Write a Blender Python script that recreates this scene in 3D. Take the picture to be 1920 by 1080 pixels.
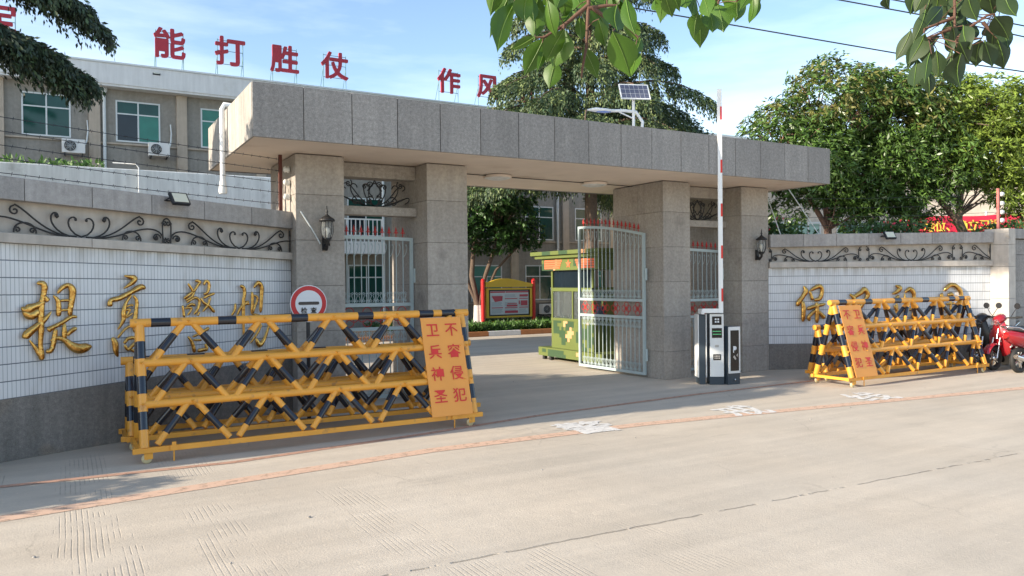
import bpy, math, random
import numpy as np
from mathutils import Vector, Matrix
R = math.radians
random.seed(7); rng = np.random.default_rng(11)
for o in list(bpy.data.objects): bpy.data.objects.remove(o)
SC = bpy.context.scene
COL = SC.collection

# ---------------------------------------------------------------- camera
cam = bpy.data.cameras.new('camera'); camo = bpy.data.objects.new('camera', cam); COL.objects.link(camo)
camo.matrix_world = Matrix(((0.86523662, 0.01281575, -0.50119991, 0), (-0.50127198, 0.00298839, -0.86528462, 0),
                            (-0.0095915, 0.99991341, 0.00900984, 1.8), (0, 0, 0, 1)))
cam.sensor_width = 36; cam.lens = 1447 / 1920 * 36; cam.clip_start = .05; cam.clip_end = 2000
SC.camera = camo

# ---------------------------------------------------------------- sky, sun, exposure
SUN = Vector((-2.56, .14, 1.0)).normalized()
EL = math.asin(SUN.z); AZ = math.atan2(SUN.x, SUN.y)
w = bpy.data.worlds.new('World'); SC.world = w; w.use_nodes = True
nt = w.node_tree; nt.nodes.clear()
wo = nt.nodes.new('ShaderNodeOutputWorld'); bg = nt.nodes.new('ShaderNodeBackground'); bg.inputs[1].default_value = SKY_STRENGTH = .15
sky = nt.nodes.new('ShaderNodeTexSky'); sky.sky_type = 'NISHITA'; sky.sun_disc = False
sky.sun_elevation = EL; sky.sun_rotation = AZ; sky.air_density = 1.0; sky.dust_density = .6; sky.ozone_density = 1.5
tc = nt.nodes.new('ShaderNodeTexCoord'); mp = nt.nodes.new('ShaderNodeMapping'); mp.inputs['Scale'].default_value = (1.0, 1.0, 5.0)
mp.inputs['Rotation'].default_value = (0.15, .1, .6)
cn = nt.nodes.new('ShaderNodeTexNoise'); cn.inputs['Scale'].default_value = 1.6; cn.inputs['Detail'].default_value = 7; cn.inputs['Roughness'].default_value = .55
cr = nt.nodes.new('ShaderNodeValToRGB'); cr.color_ramp.elements[0].position = .46; cr.color_ramp.elements[1].position = .78
cr.color_ramp.elements[0].color = (0, 0, 0, 1); cr.color_ramp.elements[1].color = (.42, .42, .42, 1)
mx = nt.nodes.new('ShaderNodeMixRGB'); mx.inputs[2].default_value = (7.2, 7.6, 8.2, 1)
nt.links.new(tc.outputs['Generated'], mp.inputs[0]); nt.links.new(mp.outputs[0], cn.inputs[0]); nt.links.new(cn.outputs[0], cr.inputs[0])
nt.links.new(cr.outputs[0], mx.inputs[0]); nt.links.new(sky.outputs[0], mx.inputs[1]); nt.links.new(mx.outputs[0], bg.inputs[0]); nt.links.new(bg.outputs[0], wo.inputs[0])
sl = bpy.data.lights.new('sun', 'SUN'); sl.energy = 4.5; sl.angle = R(.5); sl.color = (1, .88, .72)
so = bpy.data.objects.new('sun', sl); COL.objects.link(so); so.rotation_euler = SUN.to_track_quat('Z', 'Y').to_euler(); so.location = (-8, 2, 12)
SC.render.engine = 'CYCLES'
SC.view_settings.view_transform = 'Standard'; SC.view_settings.look = 'None'; SC.view_settings.gamma = 1
SC.view_settings.exposure = .98
SC.cycles.max_bounces = 6; SC.cycles.transparent_max_bounces = 6

# ---------------------------------------------------------------- materials
MATS = {}
def P(name, col, r=.65, m=0.0, nz=(6, .12), bp=(50, .05), isl=0.0, big=0.0, speck=0.0, trans=0.0, coat=0.0, emit=None, alpha=None, stain=None, streak=0.0):
    if name in MATS: return MATS[name]
    ma = bpy.data.materials.new(name); ma.use_nodes = True; t = ma.node_tree; N = t.nodes; L = t.links
    b = N['Principled BSDF']; b.inputs['Roughness'].default_value = r; b.inputs['Metallic'].default_value = m
    if coat: b.inputs['Coat Weight'].default_value = coat; b.inputs['Coat Roughness'].default_value = .08
    geo = N.new('ShaderNodeNewGeometry')
    def noise(scale, det=4):
        n = N.new('ShaderNodeTexNoise'); n.inputs['Scale'].default_value = scale; n.inputs['Detail'].default_value = det
        L.new(geo.outputs['Position'], n.inputs[0]); return n.outputs[0]
    def math_(op, a, c):
        n = N.new('ShaderNodeMath'); n.operation = op
        for i, q in enumerate((a, c)):
            if isinstance(q, (int, float)): n.inputs[i].default_value = q
            else: L.new(q, n.inputs[i])
        return n.outputs[0]
    f = 1.0
    def mod(src, amt, f):   # multiply by 1+(src-.5)*2*amt
        k = math_('MULTIPLY', math_('SUBTRACT', src, .5), 2 * amt); k = math_('ADD', k, 1.0)
        return k if f == 1.0 else math_('MULTIPLY', f, k)
    if nz: f = mod(noise(nz[0], 6), nz[1] * 1.6, f)
    if big: f = mod(noise(1.1, 3), big * 1.8, f)
    if speck: f = mod(noise(170, 2), speck * 1.6, f)
    if isl: f = mod(geo.outputs['Random Per Island'], isl, f)
    if streak:
        mpn = N.new('ShaderNodeMapping'); mpn.inputs['Scale'].default_value = (5.5, 5.5, .45); L.new(geo.outputs['Position'], mpn.inputs[0])
        sn = N.new('ShaderNodeTexNoise'); sn.inputs['Scale'].default_value = 1.6; sn.inputs['Detail'].default_value = 8; sn.inputs['Roughness'].default_value = .65; L.new(mpn.outputs[0], sn.inputs[0]); f = mod(sn.outputs[0], streak * 1.9, f)
    rgb = N.new('ShaderNodeRGB'); rgb.outputs[0].default_value = (*col, 1)
    c = rgb.outputs[0]
    if stain:   # (colour, scale, threshold)
        mxn = N.new('ShaderNodeMixRGB'); mxn.inputs[2].default_value = (*stain[0], 1)
        rp = N.new('ShaderNodeMapRange'); rp.inputs[1].default_value = stain[2]; rp.inputs[2].default_value = stain[2] + .14
        L.new(noise(stain[1], 8), rp.inputs[0]); L.new(rp.outputs[0], mxn.inputs[0]); L.new(c, mxn.inputs[1]); c = mxn.outputs[0]
    if f != 1.0:
        vm = N.new('ShaderNodeVectorMath'); vm.operation = 'SCALE'; L.new(c, vm.inputs[0]); L.new(f, vm.inputs['Scale']); c = vm.outputs[0]
    L.new(c, b.inputs['Base Color'])
    if bp:
        bn = N.new('ShaderNodeBump'); bn.inputs['Strength'].default_value = min(1, bp[1] * 6); bn.inputs['Distance'].default_value = .004 + .01 * bp[1]
        L.new(noise(bp[0], 5), bn.inputs['Height']); L.new(bn.outputs[0], b.inputs['Normal'])
    if emit: b.inputs['Emission Color'].default_value = (*emit[0], 1); b.inputs['Emission Strength'].default_value = emit[1]
    if trans:
        tr = N.new('ShaderNodeBsdfTranslucent'); L.new(c, tr.inputs[0]); ms = N.new('ShaderNodeMixShader'); ms.inputs[0].default_value = trans
        L.new(b.outputs[0], ms.inputs[1]); L.new(tr.outputs[0], ms.inputs[2]); L.new(ms.outputs[0], N['Material Output'].inputs[0])
    if alpha is not None:
        b.inputs['Transmission Weight'].default_value = alpha; b.inputs['IOR'].default_value = 1.1
    MATS[name] = ma; ma['rgb'] = rgb.name
    return ma

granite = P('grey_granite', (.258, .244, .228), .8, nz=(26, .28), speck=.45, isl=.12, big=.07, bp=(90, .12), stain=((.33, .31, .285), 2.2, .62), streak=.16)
granite_w = P('warm_granite', (.355, .322, .282), .8, nz=(22, .22), speck=.38, isl=.07, big=.12, bp=(90, .1), stain=((.25, .225, .2), 1.7, .6), streak=.14)
granite_d = P('dark_granite_plinth', (.20, .184, .166), .8, nz=(25, .25), speck=.5, big=.12, bp=(110, .15), stain=((.2, .16, .12), 2.2, .6), streak=.2)
granite_c = P('coping_granite', (.33, .315, .30), .8, nz=(18, .16), speck=.28, isl=.12, big=.1, bp=(90, .12), streak=.22)
mortar = P('mortar', (.12, .11, .1), .9)
plaster = P('soffit_plaster', (.78, .67, .56), .85, nz=(2, .08), bp=(30, .03), stain=((.66, .54, .43), 1.3, .6))
ledge_m = P('ledge_render', (.47, .43, .38), .85, nz=(7, .14), isl=.06, stain=((.33, .28, .23), 3.0, .62), streak=.16)
white_paint = P('old_white_paint', (.74, .75, .72), .8, nz=(4, .06), stain=((.42, .42, .38), 2.6, .6), streak=.2)
wall_render = P('pebble_dash', (.27, .255, .225), .9, nz=(10, .15), speck=.25, big=.12, bp=(60, .15), stain=((.2, .18, .15), 1.1, .6), streak=.16)
pil_m = P('beige_pilaster', (.44, .375, .30), .85, nz=(4, .1), stain=((.36, .3, .24), 1.5, .6), streak=.15)
fascia_m = P('pale_fascia', (.66, .67, .66), .8, nz=(3, .06), stain=((.5, .5, .46), 1.5, .62), streak=.12)
white_m = P('white_metal', (.78, .79, .78), .35, nz=(5, .05), bp=None)
white_pl = P('white_plastic', (.7, .7, .68), .45, nz=(5, .05), bp=None)
iron = P('wrought_iron', (.018, .017, .017), .5, nz=(20, .3), bp=None)
darkm = P('dark_metal', (.02, .023, .028), .4, nz=(5, .1), bp=None)
navy = P('slate_cabinet', (.035, .05, .065), .4, nz=(5, .06), bp=None)
yel = P('yellow_paint', (.76, .345, .04), .42, nz=(3, .12), bp=(120, .02), coat=.2, speck=.08, stain=((.40, .20, .06), 12, .60))
blk = P('black_wrap', (.006, .009, .018), .22, nz=(3, .2), bp=(60, .015), coat=.5)
board_m = P('board_orange', (.80, .33, .06), .55, nz=(3, .06), bp=None)
redtx = P('red_lettering', (.66, .03, .02), .5, bp=None)
redfin = P('red_finial', (.5, .025, .02), .45, nz=(5, .1), bp=None)
gate_m = P('grey_blue_enamel', (.42, .50, .50), .4, nz=(6, .08), bp=None, stain=((.3, .33, .32), 14, .66))
gold = P('polished_gold', (.60, .345, .095), .2, 1.0, nz=None, bp=(22, .55))
glassg = P('green_window_glass', (.012, .06, .048), .05, nz=(1.5, .4), bp=None)
glassd = P('dark_window_glass', (.012, .02, .028), .05, nz=(1.5, .3), bp=None)
curt = P('green_curtain', (.03, .19, .15), .35, nz=(3, .2), bp=None)
alu = P('white_window_frame', (.62, .66, .66), .4, nz=(5, .04), bp=None)
letter_m = P('letter_maroon', (.36, .018, .035), .5, nz=(2, .1), bp=None)
bark = P('bark', (.13, .09, .065), .9, nz=(14, .3), bp=(40, .4))
barkr = P('reddish_bark', (.27, .16, .12), .85, nz=(14, .25), bp=(40, .3))
white_bark = P('whitewashed_bark', (.62, .6, .55), .9, nz=(14, .15), bp=(40, .3))
rubber = P('rubber', (.02, .02, .02), .7, bp=None)
chrome = P('chrome', (.6, .6, .6), .2, 1.0, nz=None, bp=None)
redp = P('red_scooter_paint', (.30, .008, .014), .2, nz=(3, .05), bp=None, coat=.8)
blkp = P('black_scooter_plastic', (.012, .013, .016), .35, nz=(5, .1), bp=None)
seatm = P('grey_seat_vinyl', (.07, .075, .08), .55, nz=(8, .1), bp=None)
cream = P('cream_castor', (.62, .52, .3), .5, nz=(5, .1), bp=None)
solar = P('solar_cells', (.09, .10, .15), .2, nz=(40, .15), bp=None)
bluelens = P('lamp_lens', (.18, .26, .55), .15, nz=None, bp=None)
blackgl = P('black_glass', (.006, .006, .007), .08, nz=None, bp=None)
signw = P('sign_white', (.68, .7, .72), .4, nz=None, bp=None)
signr = P('sign_red', (.5, .02, .025), .4, nz=None, bp=None)
bulb_m = P('bulb', (.8, .75, .65), .3, nz=None, bp=None)
lampglass = P('lantern_glass', (.85, .88, .88), .05, nz=None, bp=None, alpha=.92)
yboard = P('yellow_board', (.72, .46, .03), .45, nz=(3, .05), bp=None)
rpost = P('red_post', (.6, .02, .02), .35, nz=(3, .05), bp=None)
banner_m = P('red_banner', (.62, .02, .06), .7, nz=(2, .1), bp=(3, .2))
banner_t = P('banner_yellow', (.8, .6, .08), .6, bp=None)
porcelain = P('porcelain', (.72, .72, .68), .25, nz=(8, .1), bp=None)
rust = P('rusty_steel', (.11, .035, .025), .8, nz=(20, .3), bp=(80, .1))
pinkpost = P('pink_primer_post', (.45, .13, .11), .7, nz=(12, .2), bp=None)
floodm = P('floodlight_face', (.62, .62, .5), .25, nz=None, bp=None)
camo1 = P('camo_green', (.125, .155, .04), .5, nz=(3, .06), bp=None)
camo2 = P('camo_dark', (.04, .08, .035), .5, nz=(3, .06), bp=None)
camo3 = P('camo_tan', (.58, .31, .15), .5, nz=(3, .06), bp=None)
coral = P('coral_stripe', (.8, .16, .07), .5, nz=None, bp=None)
paper = P('poster_paper', (.62, .66, .68), .3, nz=(6, .05), bp=None)
postred = P('poster_red', (.5, .06, .09), .4, nz=None, bp=None)
postgrey = P('poster_grey', (.3, .36, .4), .4, nz=None, bp=None)
soil = P('soil', (.07, .05, .035), .95)
concrete_in = P('courtyard_concrete', (.37, .35, .32), .85, nz=(3, .08), big=.1)
kerb_o = P('orange_kerb_paint', (.42, .17, .06), .7, nz=(8, .15))
kerb_w = P('white_kerb_paint', (.68, .68, .66), .7, nz=(8, .1))
leafR = P('glossy_tree_leaf', (.08, .15, .03), .38, nz=(.9, .3), bp=None, isl=.45, trans=.12)
leafY = P('yellow_green_leaf', (.19, .27, .045), .4, nz=(.9, .25), bp=None, isl=.35, trans=.2)
leafT = P('young_bronze_leaf', (.21, .21, .06), .5, nz=(.9, .2), bp=None, isl=.25, trans=.3)
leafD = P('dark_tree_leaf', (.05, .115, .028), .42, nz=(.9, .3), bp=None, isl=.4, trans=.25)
needle = P('cedar_needle', (.055, .095, .042), .6, nz=(.6, .3), bp=None, isl=.4, trans=.1)
needleL = P('cedar_needle_pale', (.16, .21, .075), .6, nz=(.6, .3), bp=None, isl=.35, trans=.15)
needleK = P('cedar_needle_dark', (.028, .05, .03), .6, nz=(.6, .3), bp=None, isl=.4, trans=.1)
bigleaf = P('broad_leaf', (.055, .125, .01), .45, nz=(9, .15), bp=(14, .05), isl=.25, trans=.3)
bigleafBacklit = P('broad_leaf_backlit', (.022, .045, .01), .62, nz=(9, .15), bp=(14, .05), isl=.25, trans=.1)  # same broad leaf, base colour lowered to stand in for backlighting
midrib = P('leaf_midrib', (.11, .19, .03), .4, nz=None, bp=None)
twigm = P('twig', (.11, .055, .035), .8, nz=(30, .2), bp=None)
flower = P('red_flower', (.7, .03, .08), .6, nz=None, bp=None)
boothgl = P('booth_glass', (.55, .62, .62), .03, nz=None, bp=None, alpha=.9)
grassm = P('hedge_green', (.075, .16, .03), .5, nz=(3, .2), bp=None, isl=.35, trans=.2)

# ---------------------------------------------------------------- mesh building helpers
class MB:
    def __init__(s): s.v = []; s.f = []; s.m = []; s.s = []; s.uv = None
    def add(s, vs, fs, mat=0, smooth=False):
        n = len(s.v); s.v += [tuple(map(float, p)) for p in vs]
        for f in fs: s.f.append([n + i for i in f]); s.m.append(mat); s.s.append(smooth)
        return s
    def box(s, x0, x1, y0, y1, z0, z1, mat=0):
        return s.add([(x0,y0,z0),(x1,y0,z0),(x1,y1,z0),(x0,y1,z0),(x0,y0,z1),(x1,y0,z1),(x1,y1,z1),(x0,y1,z1)],
                     [(0,3,2,1),(4,5,6,7),(0,1,5,4),(1,2,6,5),(2,3,7,6),(3,0,4,7)], mat)
    def hexa(s, b, t, mat=0):   # four bottom corners, four top corners (counter-clockwise from above)
        return s.add(list(b) + list(t), [(0,3,2,1),(4,5,6,7),(0,1,5,4),(1,2,6,5),(2,3,7,6),(3,0,4,7)], mat)
    def beam(s, p, q, w, h, mat=0, up=(0,0,1)):
        p = Vector(p); q = Vector(q); d = (q-p).normalized(); u = Vector(up)
        if abs(d.dot(u)) > .98: u = Vector((1,0,0))
        sd = d.cross(u).normalized(); u2 = sd.cross(d)
        c = [(-1,-1),(1,-1),(1,1),(-1,1)]
        vs = [p + sd*a*w/2 + u2*b*h/2 for a,b in c] + [q + sd*a*w/2 + u2*b*h/2 for a,b in c]
        return s.add(vs, [(0,1,2,3),(7,6,5,4),(0,4,5,1),(1,5,6,2),(2,6,7,3),(3,7,4,0)], mat)
    def tube(s, pts, r, n=10, mat=0, cap=True, flat=1.0, upv=None):
        pts = [Vector(p) for p in pts]; k = len(pts); rs = r if isinstance(r, (list, tuple)) else [r]*k
        vs = []; u = Vector(upv) if upv else None
        for i, p in enumerate(pts):
            d = (pts[min(i+1,k-1)] - pts[max(i-1,0)])
            if d.length < 1e-9: d = Vector((0,0,1))
            d.normalize()
            if u is None:
                u = Vector((0,0,1)) if abs(d.z) < .9 else Vector((1,0,0))
            if upv: u = Vector(upv)
            u = (u - d*u.dot(d)); u = u.normalized() if u.length > 1e-6 else d.orthogonal().normalized()
            sd = d.cross(u)
            for j in range(n):
                a = 2*math.pi*j/n; vs.append(p + sd*math.cos(a)*rs[i] + u*math.sin(a)*rs[i]*flat)
        fs = [(i*n+j, i*n+(j+1)%n, (i+1)*n+(j+1)%n, (i+1)*n+j) for i in range(k-1) for j in range(n)]
        s.add(vs, fs, mat, True)
        if cap:
            s.add(vs[:n], [tuple(reversed(range(n)))], mat); s.add(vs[-n:], [tuple(range(n))], mat)
        return s
    def lathe(s, prof, c=(0,0,0), n=16, mat=0, smooth=True):
        vs = [(c[0]+r*math.cos(2*math.pi*j/n), c[1]+r*math.sin(2*math.pi*j/n), c[2]+z) for r,z in prof for j in range(n)]
        fs = [(i*n+j, i*n+(j+1)%n, (i+1)*n+(j+1)%n, (i+1)*n+j) for i in range(len(prof)-1) for j in range(n)]
        return s.add(vs, fs, mat, smooth)
    def prism(s, poly, y0, y1, mat=0, fn=None):   # polygon in x,z extruded along y; fn maps (x,y,z)
        fn = fn or (lambda x,y,z:(x,y,z)); k = len(poly)
        vs = [fn(x,y0,z) for x,z in poly] + [fn(x,y1,z) for x,z in poly]
        fs = [tuple(range(k)), tuple(reversed(range(k,2*k)))] + [(i,i+k,(i+1)%k+k,(i+1)%k) for i in range(k)]
        return s.add(vs, fs, mat)
    def build(s, name, mats, parent=None, world=True, bev=0, loc=None):
        me = bpy.data.meshes.new(name)
        off = Vector((0,0,0))
        if parent is not None and world:
            p = parent
            while p is not None: off += p.location; p = p.parent
        if loc is not None: off = Vector(loc)
        vs = [(x-off.x, y-off.y, z-off.z) for x,y,z in s.v]
        me.from_pydata(vs, [], s.f)
        for m_ in (mats if isinstance(mats, (list, tuple)) else [mats]): me.materials.append(m_)
        me.polygons.foreach_set('material_index', s.m); me.polygons.foreach_set('use_smooth', s.s)
        if s.uv:
            ul = me.uv_layers.new(name='UVMap'); ul.data.foreach_set('uv', [c for q in s.uv for c in q])
        me.update()
        o = bpy.data.objects.new(name, me); COL.objects.link(o)
        if loc is not None: o.location = loc
        if parent is not None: o.parent = parent
        if bev:
            b = o.modifiers.new('bevel', 'BEVEL'); b.width = bev; b.segments = 2; b.limit_method = 'ANGLE'; b.angle_limit = R(50)
        return o

def thing(name, label, cat, loc=(0,0,0), rotz=0, group=None):
    o = bpy.data.objects.new(name, None); COL.objects.link(o); o.location = loc; o.rotation_euler = (0,0,rotz)
    o.empty_display_size = .1; o['label'] = label; o['category'] = cat
    if group: o['group'] = group
    return o
def tag(o, label, cat, group=None, kind=None):
    o['label'] = label; o['category'] = cat
    if group: o['group'] = group
    if kind: o['kind'] = kind
    return o
def struct(o): o['kind'] = 'structure'; return o
def copy_tree(o, parent=None):
    c = o.copy(); COL.objects.link(c)
    if parent is not None: c.parent = parent
    for ch in o.children: copy_tree(ch, c)
    return c

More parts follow.
